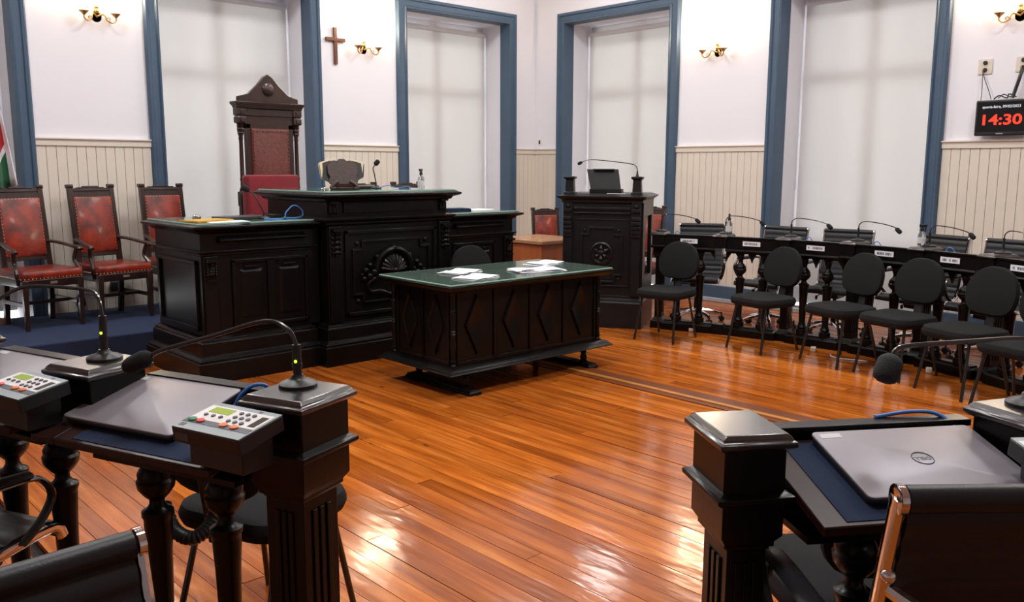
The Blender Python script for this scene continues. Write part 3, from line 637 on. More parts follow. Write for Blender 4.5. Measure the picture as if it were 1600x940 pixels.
def diamond_panel(x, y, w, rz):
    mb = MB(TR(x, y, 0, rz=rz)); z0, z1 = .245, .725
    mb.box(-w / 2 - .02, -w / 2, -.012, .0, .215, .748).box(w / 2, w / 2 + .02, -.012, .0, .215, .748).box(-w / 2, w / 2, -.012, 0, .215, .245)
    p = obj('panel_frame', mb, M['black'], TB, bevel=.003)
    m2 = MB(TR(x, y, 0, rz=rz)); zc = (z0 + z1) / 2 + .01; a, hgt = w * .34, .225
    rh = lambda k, yy: [(0, yy, zc - hgt * k), (a * k, yy, zc), (0, yy, zc + hgt * k), (-a * k, yy, zc)]
    m2.loft([rh(1.0, .002), rh(1.0, -.004), rh(.90, -.018), rh(.84, -.018), rh(.74, -.010)])
    obj('raised_diamond', m2, M['black'], p)
for k in range(4): diamond_panel(-.54 + k * .36, -ty + .05, .325, 0)
for k in range(4): diamond_panel(.54 - k * .36, ty - .05, .325, PI)
for sx in (-1, 1):
    for k in (-1, 1): diamond_panel(sx * (tx - .05), k * .155, .285, sx * PI / 2)
for s in (-1, 1):
    ft = obj('sled_foot', MB().ring(s * .62 - .045, s * .62 + .045, -.43, .33, [(.012, 0), (.012, .02), (0, .03), (0, .04)]), M['black'], TB, bevel=.004)
    for y in (-.33, .23):
        obj('turned_leg', MB().lathe([(.034, 0), (.034, .012), (.022, .02), (.03, .045), (.02, .07), (.026, .085), (.02, .095), (.034, .135)], 12, TR(s * .62, y, .038)), M['black'], ft)

# papers on the clerk table
def paper_stack(x, y, z, rz, label, n=5, ink=False, w=.21, l=.30):
    t = thing('paper_stack', label, 'papers', (x, y, z), rz, 'paper stacks on the clerk table')
    for k in range(n):
        a = random.uniform(-.12, .12); dx, dy = random.uniform(-.012, .012), random.uniform(-.012, .012); c = .010 if k == n - 1 else .0
        mb = MB(TR(dx, dy, k * .0016, rz=a)); N_ = 6
        vs = []; fs = []
        for i in range(N_ + 1):
            for zz in (0, .0012):
                for yy in (-w / 2, w / 2): vs.append((-l / 2 + l * i / N_, yy, zz + c * (abs(i / N_ - .5) * 1.2) ** 2 + (.004 * math.sin(i * 2.0 + k) if k == n - 1 else 0) + (.004 if k == n - 1 else 0)))
        for i in range(N_):
            q = i * 4; fs += [(q, q + 1, q + 5, q + 4), (q + 2, q + 6, q + 7, q + 3), (q, q + 4, q + 6, q + 2), (q + 1, q + 3, q + 7, q + 5)]
        fs += [(0, 2, 3, 1), (N_ * 4, N_ * 4 + 1, N_ * 4 + 3, N_ * 4 + 2)]
        s = obj('sheet', mb.add(vs, fs), M['paper'], t)
    if ink:
        obj('ink_scribble', MB().tube(curve([(-l * .45 + .012 * k, -w * .40 + .02 * math.sin(k * 2.1) + .002 * k, n * .0016 + .0095) for k in range(11)], 3), .0032, 4), M['ink'], t)
    return t
ZT = .807
paper_stack(4.17, 5.04, ZT, .3, 'white paper stack at left rear of the green glass table')
paper_stack(4.05, 4.72, ZT, .2, 'white paper stack at left front of the green glass table')
paper_stack(4.70, 4.74, ZT, -.25, 'white paper stack with dark signature at right front of table', 6, True, .22, .40)
paper_stack(5.08, 5.05, ZT, .15, 'white paper stack at right rear corner of green glass table', 4)

# ---------------------------------------------------------------- lectern
ld_dir = (fw.xy.normalized()); ang = math.radians(17)
ldx, ldy = -ld_dir.x, -ld_dir.y
fx, fyv = ldx * math.cos(ang) + ldy * math.sin(ang), -ldx * math.sin(ang) + ldy * math.cos(ang)
LE = thing('lectern', 'tall black panelled speaker lectern with round carved rosette', 'lectern', (6.86, 5.86, 0), facing(fx, fyv))
lw, ldp = .39, .37
obj('base', MB().ring(-lw, lw, -ldp, ldp, [(.03, 0), (.03, .26), (.015, .275), (.022, .285), (0, .30), (0, .33)]), M['black2'], LE, bevel=.003)
obj('front_panel', MB().box(-lw, lw, -ldp, -ldp + .04, .33, 1.27), M['black2'], LE, bevel=.004)
for s in (-1, 1):
    obj('side_panel', MB().box(s * lw - .02, s * lw + .02, -ldp + .04, -ldp + .20, .33, 1.27).box(s * lw - .02, s * lw + .02, ldp - .12, ldp, .33, 1.27).box(s * lw - .02, s * lw + .02, -ldp + .2, ldp - .12, .33, .50).box(s * lw - .02, s * lw + .02, -ldp + .2, ldp - .12, 1.12, 1.27), M['black2'], LE, bevel=.003)
    mb = MB(); x = s * (lw - .045)
    mb.box(x - .045, x + .045, -ldp - .018, -ldp, .33, 1.27)
    for z, d in ((1.20, .05), (1.12, .06), (1.075, .06), (1.03, .05), (.985, .045), (.95, .035)): mb.box(x - .042, x + .042, -ldp - d, -ldp, z - .03, z)
    mb.lathe([(.025, 0), (.02, .012), (0, .018)], 12, TR(x, -ldp - .018, 1.225, rx=PI / 2))
    obj('pilaster', mb, M['black2'], LE, bevel=.003)
    pz = obj('corner_post', MB().ring(s * (lw - .05) - .042, s * (lw - .05) + .042, -ldp + .01, -ldp + .094, [(.015, 1.335), (.015, 1.36), (.002, 1.368), (-.004, 1.485), (.008, 1.495), (.014, 1.50), (.014, 1.515), (0, 1.52)]), M['black2'], LE, bevel=.002)
obj('cornice', MB().ring(-lw, lw, -ldp, ldp, [(0, 1.25), (.02, 1.262), (.02, 1.285), (.035, 1.295), (.06, 1.312), (.065, 1.325), (.03, 1.335), (.0, 1.348)]), M['black2'], LE, bevel=.002)
obj('frieze_molding', MB().box(-lw + .10, lw - .10, -ldp - .022, -ldp, 1.19, 1.215).box(-lw + .10, lw - .10, -ldp - .03, -ldp, 1.15, 1.165), M['black2'], LE, bevel=.005)
mb = MB(); frame_rect(mb, -.28, .28, .42, 1.10, -ldp, .014, .010)
for a, b, z0, z1 in ((-.13, .13, 1.0, 1.02), (-.13, .13, .46, .48), (-.215, -.13, .93, .95), (.13, .215, .93, .95), (-.215, -.13, .53, .55), (.13, .215, .53, .55)): mb.box(a, b, -ldp - .018, -ldp, z0, z1)
for s in (-1, 1):
    mb.box(s * .205 - .009, s * .205 + .009, -ldp - .018, -ldp, .53, .95)
    for z0, z1 in ((.93, 1.02), (.46, .55)): mb.box(s * .13 - .009, s * .13 + .009, -ldp - .018, -ldp, z0, z1)
    for z in (.985, .50): mb.lathe([(.016, 0), (.012, .012), (0, .016)], 10, TR(s * .175, -ldp, z, rx=PI / 2))
obj('panel_molding', mb, M['black2'], LE, bevel=.003)
mb = MB(TR(0, -ldp, .755)); mb.lathe([(.115, 0), (.115, .012), (.10, .02), (.095, .012), (.085, .008), (.0, .008)], 28, TR(rx=PI / 2))
for k in range(6):
    a = k * PI / 3 + PI / 6
    mb.tube([(.025 * math.cos(a), -.02, .025 * math.sin(a)), (.05 * math.cos(a), -.026, .05 * math.sin(a)), (.085 * math.cos(a), -.012, .085 * math.sin(a))], [.014, .022, .006], 8)
mb.lathe([(.030, 0), (.030, .035), (.022, .04), (.018, .032), (.008, .034), (.0, .046)], 16, TR(rx=PI / 2)); obj('rosette', mb, M['black2'], LE)
# reading stand on the lectern
W_L = Matrix.Translation(LE.location) @ Matrix.Rotation(LE.rotation_euler.z, 4, 'Z')
p = W_L @ Vector((-.0, -.12, 1.348))
RS = thing('reading_stand', 'black tilted reading stand on top of the lectern', 'stand', p, LE.rotation_euler.z)
obj('foot_block', MB().box(-.165, .165, -.10, .02, 0, .045), M['black2'], RS, bevel=.005)
obj('tilted_board', MB(TR(0, -.09, .045, rx=math.radians(-16))).loft([[(-.155, 0, 0), (.155, 0, 0), (.155, .016, 0), (-.155, .016, 0)], [(-.205, -.02, .20), (.12, -.02, .20), (.12, 0, .20), (-.205, 0, .20)]]), M['plastic'], RS, bevel=.003)
obj('board_prop', MB().cyl((.0, .0, .04), (-.03, -.01, .17), .012, 8), M['plastic'], RS)
obj('clamp', MB().box(-.13, .08, -.10, -.02, .232, .246), M['plastic'], RS, bevel=.004)
p = W_L @ Vector((.13, -.33, 1.348))
tag(obj('paper_note', MB().box(-.09, .09, -.02, .02, 0, .004), M['paper'], loc=p, rot=(0, 0, LE.rotation_euler.z)), 'white paper slip lying on front edge of the lectern', 'paper')

# orange wooden side desk
CB = thing('side_desk', 'plain orange-brown wooden side desk between rostrum and lectern', 'desk', (7.02, 7.06, 0))
obj('desk_top', MB().box(-.36, .40, -.42, .42, .765, .80), M['oak_top'], CB, bevel=.003)
obj('front_panel', MB().box(-.32, .36, -.375, -.35, .03, .765), M['oak'], CB); obj('rear_panel', MB().box(-.32, .36, .30, .325, .25, .765), M['oak'], CB)
for s in (-1, 1): obj('side_panel', MB().box(.02 + s * .335 - .0125, .02 + s * .335 + .0125, -.38, .38, 0, .765), M['oak'], CB)

# ---------------------------------------------------------------- visitor chairs
def make_visitor(label):
    t = thing('visitor_chair', label, 'chair', (0, 0, 0), 0, 'black fabric visitor chairs')
    obj('seat', MB().pad(.48, .46, .085, .12, .038, 6, TR(0, -.01, .40), taper=.06), M['fabric'], t)
    B = TR(0, .20, .46, rx=math.radians(-9))
    bk = MB(); n = 40; loops = []
    for s, y in ((.035, -.028), (.008, -.022), (0, -.006), (0, .012), (.012, .024), (.04, .030)):
        l = []
        for k in range(n):
            a = 2 * PI * k / n; c, q = math.cos(a), math.sin(a)
            ex = 2.25 if q > 0 else 3.4; rr = (abs(c) ** ex + abs(q) ** ex) ** (-1 / ex)
            x = (.212 - s) * rr * c; z = ((.19 if q > 0 else .17) - s) * rr * q
            x *= 1 - .04 * (-z / .185) if z < 0 else 1 - .08 * (z / .185)
            l.append((x, y + .12 * x * x * -2.2 + .0, .262 + z))
        loops.append(l)
    obj('backrest', bk.loft(loops, M=B), M['fabric'], t)
    obj('back_support', MB(B).box(-.035, .035, .022, .034, -.06, .24).box(-.035, .035, -.12, .034, -.07, -.058), M['plastic'], t, bevel=.003)
    for s in (-1, 1):
        obj('front_leg', MB().tube([(s * .17, -.15, .405), (s * .205, -.225, 0.0)], .0115, 10), M['tube_black'], t)
        obj('rear_leg', MB().tube([(s * .17, .13, .405), (s * .20, .24, 0.0)], .0115, 10), M['tube_black'], t)
    obj('under_frame', MB().tube([(-.17, -.15, .40), (.17, -.15, .40), (.17, .13, .40), (-.17, .13, .40), (-.17, -.15, .40)], .011, 8), M['tube_black'], t)
    return t
vc = make_visitor('black fabric visitor chair nearest the lectern in front of the far desks')
def place_front(o, a, b, depth=.225):
    # a, b: floor points of its front legs (chair's right and left leg ends)
    a, b = Vector(a), Vector(b); e = (a - b).normalized(); f = Vector((-e.y, e.x))
    if f.x > 0: f = -f
    c = (a + b) / 2 - f * depth
    o.location = (c.x, c.y, 0); o.rotation_euler = (0, 0, facing(f.x, f.y))
place_front(vc, (6.30, 5.04), (6.36, 4.63))
for a, b, lab in (((6.60, 4.22), (6.57, 3.80), 'black fabric visitor chair second from the lectern along the far desks'),
                  ((6.665, 3.555), (6.53, 3.13), 'black fabric visitor chair third from the lectern along the far desks'),
                  ((6.56, 3.035), (6.455, 2.60), 'black fabric visitor chair fourth from lectern, behind grey foam microphone'),
                  ((6.40, 2.49), (6.235, 2.08), 'black fabric visitor chair fifth from the lectern along the far desks')):
    o = copy_tree(vc, (0, 0, 0), 0, lab); place_front(o, a, b)
    if lab.startswith('black fabric visitor chair second'): o.rotation_euler.z -= math.radians(8)
copy_tree(vc, (6.21, 1.72, 0), facing(-.95, .3), 'black fabric visitor chair cut by right edge of the photo')
copy_tree(vc, (4.97, 5.66, 0), facing(-.15, -1), 'black fabric chair behind clerk table, rounded back top showing')
copy_tree(vc, (1.31, 2.66, 0), facing(.937, .35), 'black fabric visitor chair seen beneath the left front desk')
copy_tree(vc, (2.29, 1.04, 0), facing(.56, .83), 'black fabric visitor chair seat hidden behind right front desk post')

# ---------------------------------------------------------------- ribbed office chairs
PATH = curve([(0, -.25, .435), (0, -.235, .468), (0, -.19, .478), (0, -.05, .462), (0, .09, .448), (0, .17, .462), (0, .22, .525), (0, .25, .64), (0, .285, .80), (0, .315, .93), (0, .33, .995)], 8)
def make_office(label, dh=0.0):
    t = thing('office_chair', label, 'chair', (0, 0, 0), 0, 'black ribbed office chairs')
    U = TR(0, 0, dh)
    def sling(i0, i1):
        loops = []; d = 0.0
        for i in range(i0, i1 + 1):
            p = PATH[i]; q = (PATH[min(i + 1, len(PATH) - 1)] - PATH[max(i - 1, 0)]).normalized(); nrm = Vector((0, -q.z, q.y))
            if i > i0: d += (PATH[i] - PATH[i - 1]).length
            for sub in (0,):
                h = .010 + .010 * abs(math.sin(PI * d / .052)) ** .5
                a, b = p + nrm * h, p - nrm * h * .8
                loops.append([(-.222, a.y, a.z), (.222, a.y, a.z), (.222, b.y, b.z), (-.222, b.y, b.z)])
        return MB(U).loft(loops)
    fine = []
    for i in range(len(PATH) - 1):
        for k in range(2): fine.append(PATH[i].lerp(PATH[i + 1], k / 2))
    k_split = 42
    obj('seat', sling(0, k_split), M['vinyl'], t)
    br = obj('backrest', sling(k_split, len(PATH) - 1), M['vinyl'], t)
    obj('top_roll', MB(U).tube([(-.225, .33, .992), (.225, .33, .992)], .024, 12), M['vinyl'], br)
    for s in (-1, 1):
        sf = obj('side_frame', MB(U).tube([(s * .235, p.y, p.z) for p in PATH], .013, 8, flat=(.9, 1.5)).lathe([(.026, 0), (.026, .012), (.018, .014)], 14, TR(s * .229, .33, .992, ry=s * PI / 2)).ball((s * .235, .312, .85), .014, 8).ball((s * .235, .292, .76), .012, 8), M['chrome'], t)
        am = obj('arm_loop', MB(U).tube(curve([(s * .25, .262, .68), (s * .275, .20, .685), (s * .282, .10, .685), (s * .282, -.10, .680), (s * .282, -.16, .655), (s * .280, -.185, .60), (s * .268, -.15, .53), (s * .245, -.10, .470)], 6), .011, 8, flat=(1.5, .9)), M['tube_black'], t)
        obj('arm_pad', MB(U).tube(curve([(s * .276, .19, .694), (s * .282, .10, .697), (s * .282, -.02, .697), (s * .282, -.11, .692)], 5), .017, 10, flat=(1.6, .75)), M['vinyl'], am)
    obj('back_brace', MB(U).tube(curve([(-.235, .293, .825), (-.18, .335, .798), (-.08, .348, .785), (.08, .348, .785), (.18, .335, .798), (.235, .293, .825)], 6), .013, 8), M['chrome'], t)
    obj('seat_brace', MB(U).tube([(-.235, -.03, .445), (0, 0, .415), (.235, -.03, .445)], .014, 8).box(-.06, .06, -.10, .10, .375, .42), M['plastic'], t)
    obj('tilt_lever', MB(U).tube([(-.05, .02, .39), (-.16, .04, .388), (-.19, .045, .36)], .006, 6).ball((-.192, .046, .352), .014, 8, (1, 1, 1.6)), M['plastic'], t)
    obj('gas_column', MB().cyl((0, 0, .10), (0, 0, .26), .026, 14).cyl((0, 0, .24), (0, 0, .39 + dh), .016, 14), M['plastic'], t)
    for k in range(5):
        a = 2 * PI * k / 5 + .3; c, s = math.cos(a), math.sin(a)
        lg = obj('star_leg', MB().tube(curve([(c * .02, s * .02, .125), (c * .12, s * .12, .118), (c * .24, s * .24, .088), (c * .27, s * .27, .075)], 4), [.028] * 3 + [.024] * 5 + [.018] * 5, 8, flat=(1, .7)), M['chrome'], t)
        obj('castor', MB(TR(c * .27, s * .27, .028, rz=a)).lathe([(.028, -.024), (.028, -.006), (.02, -.003), (.02, .003), (.028, .006), (.028, .024)], 14, TR(rx=PI / 2)).cyl((0, 0, .02), (0, 0, .07), .008, 8), M['plastic'], lg)
    return t
CX, CY = 3.43, 3.65
def ringpt(r, deg): return (CX + r * math.cos(math.radians(deg)), CY + r * math.sin(math.radians(deg)))
oc = make_office('black ribbed office chair behind far desks, first right of the lectern')
def place_office(o, deg, r=4.62, turn=0):
    x, y = ringpt(r - .18, deg); o.location = (x, y, 0); a = math.radians(deg + 180 + turn); o.rotation_euler = (0, 0, facing(math.cos(a), math.sin(a)))
place_office(oc, 20.9, turn=8)
for deg, tn, lab in ((11.3, -10, 'black ribbed office chair behind far desks, second from the lectern'), (2.6, 6, 'black ribbed office chair behind far desks, third, before the white blind'),
                     (-7.6, -8, 'black ribbed office chair behind far desks, fourth, by the trigger spray bottle'), (-15.8, 4, 'black ribbed office chair behind far desks, last at the right edge')):
    o = copy_tree(oc, (0, 0, 0), 0, lab); place_office(o, deg, turn=tn)
near = make_office('black ribbed office chair with chrome frame in right foreground', .075)
near.location = (1.77, .635, 0); near.rotation_euler = (0, 0, facing(.66, .75))
copy_tree(oc, (.235, 1.05, 0), facing(.03, -1), 'black ribbed office chair turned around at bottom left corner')
copy_tree(oc, (.40, 2.98, 0), facing(.91, .42), 'black ribbed office chair at left edge under the second desk')

# ---------------------------------------------------------------- council desks
BAL = [(.05, 0), (.05, .05), (.036, .06), (.044, .08), (.034, .10), (.028, .13), (.030, .20), (.036, .42), (.041, .52), (.041, .535), (.046, .545), (.046, .56), (.030, .57), (.022, .585), (.022, .60), (.036, .615), (.052, .64), (.056, .665), (.050, .675), (.052, .69), (.040, .715), (.024, .735), (.020, .76), (.026, .785), (.032, .80)]
def council_desk(c, n, w, label, zf, felt=True, near=False, plate=None, ext=False):
    """c: bay centre on the floor, n: direction towards the middle of the room; local +Y = n"""
    t = thing('council_desk', label, 'desk', (c[0], c[1], 0), math.atan2(n[1], n[0]) - PI / 2, 'council desks')
    k = zf / .95; h = w / 2; dw = .01 if near else .03
    obj('floor_beam', MB().ring(-h, h, .03, .15, [(.0, 0), (0, .07), (-.02, .085), (-.02, .10)]), M['black'], t, bevel=.003)
    fs = obj('fascia', MB().box(-h, h, .105, .135, zf - .115, zf).loft([[(x, y, z) for y, z in ((.10, zf - .135), (.145, zf - .135), (.15, zf - .125), (.14, zf - .112), (.10, zf - .112))] for x in (-h, h)]).box(-h, h, .095, .145, zf - .006, zf + .010), M['black'], t, bevel=.002)
    if plate is not None:
        pz = zf - .052
        pp = obj('name_plate', MB().box(plate - .085, plate + .085, .135, .139, pz - .022, pz + .022), M['paper'], t)
        rnd = random.Random(int(plate * 1000) + int(c[1] * 777)); mb = MB(); x = -.065
        while x < .06:
            if rnd.random() < .82: mb.box(plate + x, plate + x + rnd.uniform(.003, .0075), .1392, .1398, pz - .010, pz + .010)
            x += .0095
        obj('name_lettering', mb, M['ink'], pp)
    nodes = [-h, -w * .22, 0, w * .22, h]; top = zf - .13
    vs = []; fcs = []; N_ = 0
    for a, b in zip(nodes[:-1], nodes[1:]):
        for i in range(13):
            u = i / 12; x = a + (b - a) * u; zb = top - .105 + .085 * (math.sin(PI * u) ** .75)
            if 0 < i < 12: zb += .006 * math.cos(6 * PI * u)
            vs += [(x, .09, top), (x, .09, zb), (x, .115, zb), (x, .115, top)]
    m = len(vs) // 4
    for i in range(m - 1):
        q = i * 4
        for j in range(4): fcs.append((q + j, q + (j + 1) % 4, q + 4 + (j + 1) % 4, q + 4 + j))
    fcs += [(0, 1, 2, 3), tuple(m * 4 - 4 + j for j in (3, 2, 1, 0))]
    obj('scalloped_apron', MB().add(vs, fcs), M['black'], t, smooth=False)
    for bx in ((-.27, 0.0) if near else (-w * .22, w * .22)):
        obj('baluster', MB().lathe([(r, .098 + z * ((top - .098 - .06) / .80)) for r, z in BAL] + [(.03, top - .04)], 18, TR(bx, .095, 0)), M['black'], t)
    sl = .237; zc = zf - .043; y0, y1 = -.215, .10; d = h - dw
    tp = obj('desktop', MB().loft([[(-d, y, zc + sl * y - q), (d, y, zc + sl * y - q), (d, y, zc + sl * y), (-d, y, zc + sl * y)] for y, q in ((y0, .02), (y1, .02))]), M['desk_wood'] if near else M['black'], t, bevel=.003)
    if ext:
        obj('desk_leaf', MB().loft([[(-h - .08, y, zc + sl * y - .02), (-d - .001, y, zc + sl * y - .02), (-d - .001, y, zc + sl * y), (-h - .08, y, zc + sl * y)] for y in (y0, -.10)]), M['desk_wood'], tp, bevel=.003)
    if felt:
        obj('felt_pad', MB().loft([[(-d + .055, y, zc + sl * y), (d - .055, y, zc + sl * y), (d - .055, y, zc + sl * y + .002), (-d + .055, y, zc + sl * y + .002)] for y in (y0 + .012, y1 - .02)]), M['felt'], tp)
    if near: obj('under_tray', MB().box(-d + .02, d - .02, -.12, .09, zc - .13, zc - .115).box(-d + .02, d - .02, .075, .09, zc - .13, zc - .02), M['black'], t)
    return t

def pedestal(c, n, label, zp, shaft=True, hx=.075, hy=.09, fy=None):
    t = thing('desk_pedestal', label, 'pedestal', (c[0], c[1], 0), math.atan2(n[1], n[0]) - PI / 2, 'microphone pedestals between council desks')
    fy = fy or hy
    obj('cap', MB().ring(-hx, hx, -hy, fy, [(.0, zp - .036), (.010, zp - .032), (.017, zp - .026), (.017, zp - .017), (.009, zp - .013), (.009, zp - .009), (.002, zp - .002), (.0, zp)]), M['cap'], t, bevel=.002)
    obj('block', MB().box(-hx, hx, -hy, fy, zp - .135, zp - .03), M['black'], t, bevel=.003)
    if shaft:
        obj('neck_molding', MB().ring(-hx, hx, -hy, fy, [(0, zp - .155), (.010, zp - .150), (.018, zp - .144), (.018, zp - .134), (.010, zp - .130), (0, zp - .124)]), M['black'], t, bevel=.002)
        obj('lower_block', MB().ring(-hx, hx, -hy, hy, [(-.022, zp - .262), (-.018, zp - .254), (-.012, zp - .252), (-.012, zp - .242), (0, zp - .225), (0, zp - .15)]), M['black'], t, bevel=.002)
        mb = MB(); mb.box(-hx + .024, hx - .024, -hy + .024, hy - .024, .10, zp - .258)
        for s in (-1, 1):
            for q in (-1, 0, 1):
                mb.box(q * .02 - .006, q * .02 + .006, s * (hy - .024) - .005, s * (hy - .024) + .005, .16, zp - .29); mb.box(s * (hx - .024) - .005, s * (hx - .024) + .005, q * .027 - .008, q * .027 + .008, .16, zp - .29)
        obj('fluted_shaft', mb, M['black'], t, bevel=.002)
        obj('foot', MB().ring(-hx, hx, -hy, hy, [(.01, 0), (.01, .07), (-.005, .085), (-.022, .11)]), M['black'], t, bevel=.003)
    else: obj('floor_block', MB().ring(-hx, hx, .03, .15, [(.0, 0), (0, .07), (-.005, .085), (-.005, .10)]), M['black'], t, bevel=.003)
    return t

# far desks along the right side, on an arc
PED = [24.6, 15.3, 6.0, -3.2, -12.6, -21.9, -31.2]
for i in range(6):
    a = (PED[i] + PED[i + 1]) / 2; x, y = ringpt(3.93, a); w = 2 * 3.93 * math.sin(math.radians((PED[i] - PED[i + 1]) / 2))
    lab = ['first far council desk with name plate, beside the lectern', 'second far council desk from the lectern, before the cream boards', 'third far council desk from the lectern, before the blue frame', 'fourth far council desk from lectern, before the white blind', 'fifth far council desk from lectern, before the clock wall', 'sixth far council desk cut by the right edge'][i]
    council_desk((x, y), (-math.cos(math.radians(a)), -math.sin(math.radians(a))), w - .125, lab, .95, plate=[.0, .0, .0, -.02, .01, .02][i])
PEDLAB = ['black pedestal at lectern end of the far desks', 'black pedestal with clear bottle between first two far desks', 'black pedestal between second and third far desks', 'black pedestal between third and fourth far desks', 'black pedestal with trigger spray bottle on the far desks', 'black pedestal between fifth and sixth far desks', 'black pedestal at far right beyond the sixth far desk']
ped_pos = []
for i, a in enumerate(PED):
    x, y = ringpt(3.93, a); n = (-math.cos(math.radians(a)), -math.sin(math.radians(a))); ped_pos.append((x, y, a))
    pedestal((x, y), n, PEDLAB[i], .975, i != 1, .06, .085, .14)

# near desks
P_L, P_L2, P_L3 = (1.02, 1.86), (.765, 2.53), (.545, 3.22)
P_R, P_R2, P_R3 = (1.58, .97), (2.17, .575), (2.86, .40)
def bay(A, B, label, zf, **kw):
    """A: left pedestal, B: right pedestal as seen by the person seated there"""
    A, B = Vector(A), Vector(B); tdir = (B - A).normalized(); n = Vector((-tdir.y, tdir.x)); c = (A + B) / 2
    d = council_desk(c, n, (B - A).length - .155, label, zf, near=True, **kw); return d, n, tdir, c
ZF, ZP = 1.0, 1.06
dL1 = bay(P_L2, P_L, 'sloped council desk with blue felt in the left foreground', ZF, ext=True)
dL2 = bay(P_L3, P_L2, 'council desk at left edge behind the nearer laptop', ZF, ext=True)
dR1 = bay(P_R, P_R2, 'sloped council desk with blue felt in the right foreground', ZF)
dR2 = bay(P_R2, P_R3, 'council desk beyond right edge next to right foreground desk', ZF)
def nrm(v): return (v.x, v.y)
pedestal(P_L, nrm(dL1[1]), 'black square end post with microphone in left foreground', ZP, True, .082, .09)
pedestal(P_L2, nrm((dL1[1] + dL2[1]).normalized()), 'black microphone pedestal between the two left laptops', ZP, False, .082, .09)
pedestal(P_L3, nrm(dL2[1]), 'black microphone pedestal at the far left edge', ZP, False, .082, .09)
pedestal(P_R, nrm(dR1[1]), 'black square end post without microphone in right foreground', ZP, True, .068, .088)
pedestal(P_R2, nrm((dR1[1] + dR2[1]).normalized()), 'black pedestal at right edge beside blue cable and yellow plug', ZP, True, .075, .09)
pedestal(P_R3, nrm(dR2[1]), 'black pedestal past the right edge of the photo', ZP, True, .075, .09)

# ---------------------------------------------------------------- things on the desks
SL = math.atan(.237)
def on_desk(d, x, y, lift=0.0):
    n, td, c = d[1], d[2], d[3]
    return Vector((c.x + td.x * x + n.x * y, c.y + td.y * x + n.y * y, ZF - .043 + .237 * y + lift)), math.atan2(n.y, n.x) - PI / 2
def laptop(d, x, y, label, logo, turn=0.0):
    p, rz = on_desk(d, x, y, .0025)
    t = thing('laptop', label, 'laptop', p, 0, 'closed silver laptops'); t.rotation_euler = (Matrix.Rotation(rz + turn, 4, 'Z') @ Matrix.Rotation(SL, 4, 'X')).to_euler()
    obj('base', MB().pad(.395, .255, .014, .016, .004, 4, TR(0, 0, .002)), M['laptop_dark'], t)
    obj('foot_strip', MB().box(-.15, .15, -.11, -.10, -.001, .003).box(-.15, .15, .10, .11, -.001, .003), M['plastic'], t)
    ld = obj('lid', MB().pad(.40, .26, .007, .014, .0025, 4, TR(0, 0, .0165)), M['laptop'], t)
    obj('asset_sticker', MB().box(-.185, -.135, .100, .118, .0236, .0240), M['label_w'], ld)
    if logo:
        rg = MB(); pts = [(math.cos(a) * .0235, .0 + math.sin(a) * .0235, .0242) for a in [2 * PI * i / 28 for i in range(29)]]
        rg.tube(pts, .0011, 5); obj('logo_ring', rg, M['dgrey_pl'], ld)
        text_mesh('logo_letters', 'DELL', .017, M['dgrey_pl'], ld, TR(0, 0, .0238, rz=PI), extrude=.0003, bold=.0003)
    return t
laptop(dL1, -.115, -.025, 'closed silver laptop on the left foreground desk beside keypad', False)
laptop(dL2, -.08, -.02, 'closed silver laptop at left edge on the second desk', False)
laptop(dR1, .055, -.04, 'closed silver laptop with round logo in right foreground', True)
laptop(dR2, -.0, -.03, 'closed silver laptop out at the right edge', False)

def keypad(d, x, y, label):
    p, rz = on_desk(d, x, y, 0); 
    t = thing('voting_keypad', label, 'keypad', (p.x, p.y, ZF - .055), rz - .06, 'voting keypads')
    R_ = TR(0, 0, .05, rx=math.radians(9))
    obj('stand', MB().box(-.10, .10, -.05, .06, -.03, .055), M['plastic'], t, bevel=.004)
    obj('case', MB(R_).box(-.125, .125, -.08, .08, -.005, .036), M['plastic'], t, bevel=.003)
    fp = obj('face_plate', MB(R_).box(-.124, .124, -.079, .079, .036, .038), M['grey_pl'], t)
    obj('white_field', MB(R_).box(-.118, .118, -.022, .060, .038, .0388), M['white_pl'], fp)
    obj('dark_strip', MB(R_).box(-.122, .118, -.045, -.022, .038, .0388), M['dgrey_pl'], fp)
    obj('lcd', MB(R_).box(-.095, -.018, .022, .052, .0388, .0396), M['lcd'], fp)
    for i, (xx, c) in enumerate(((-.098, 'btn_g'), (-.068, 'btn_r'), (.018, 'btn_o'), (.058, 'btn_o'))): obj('colour_button', MB(R_).lathe([(.011, 0), (.011, .003), (.009, .004), (0, .004)], 12, TR(xx, -.030, .0388) @ Matrix.Scale(1.25, 4, (1, 0, 0))), M[c], fp)
    for i in range(3): obj('menu_key', MB(R_).lathe([(.0065, 0), (.0065, .003), (0, .0035)], 10, TR(-.085 + i * .028, .005, .0388)), M['dgrey_pl'], fp)
    for r in range(3):
        for q in range(3): obj('number_key', MB(R_).lathe([(.0068, 0), (.0068, .003), (0, .0035)], 10, TR(.012 + q * .024, .042 - r * .024, .0388)), M['dgrey_pl'], fp)
    obj('reader_window', MB(R_).box(.086, .110, -.012, .046, .0388, .0394), M['screen'], fp)
    obj('maker_mark', MB(R_).box(-.113, -.093, -.068, -.052, .038, .0384).box(.05, .064, .064, .074, .038, .0384), M['dgrey_pl'], fp)
    t.scale = (.86, .86, .92)
    obj('side_label', MB(R_).box(-.115, -.065, -.0812, -.0798, .004, .024), M['dgrey_pl'], t)
hwL = (Vector(P_L) - Vector(P_L2)).length / 2
keypad(dL1, hwL - .05, -.185, 'grey voting keypad with green display before left end post')
keypad(dL2, hwL - .05, -.185, 'grey voting keypad at left edge before second pedestal')
keypad(dR1, .355 - .05, -.19, 'grey voting keypad cut by right edge of the photo')

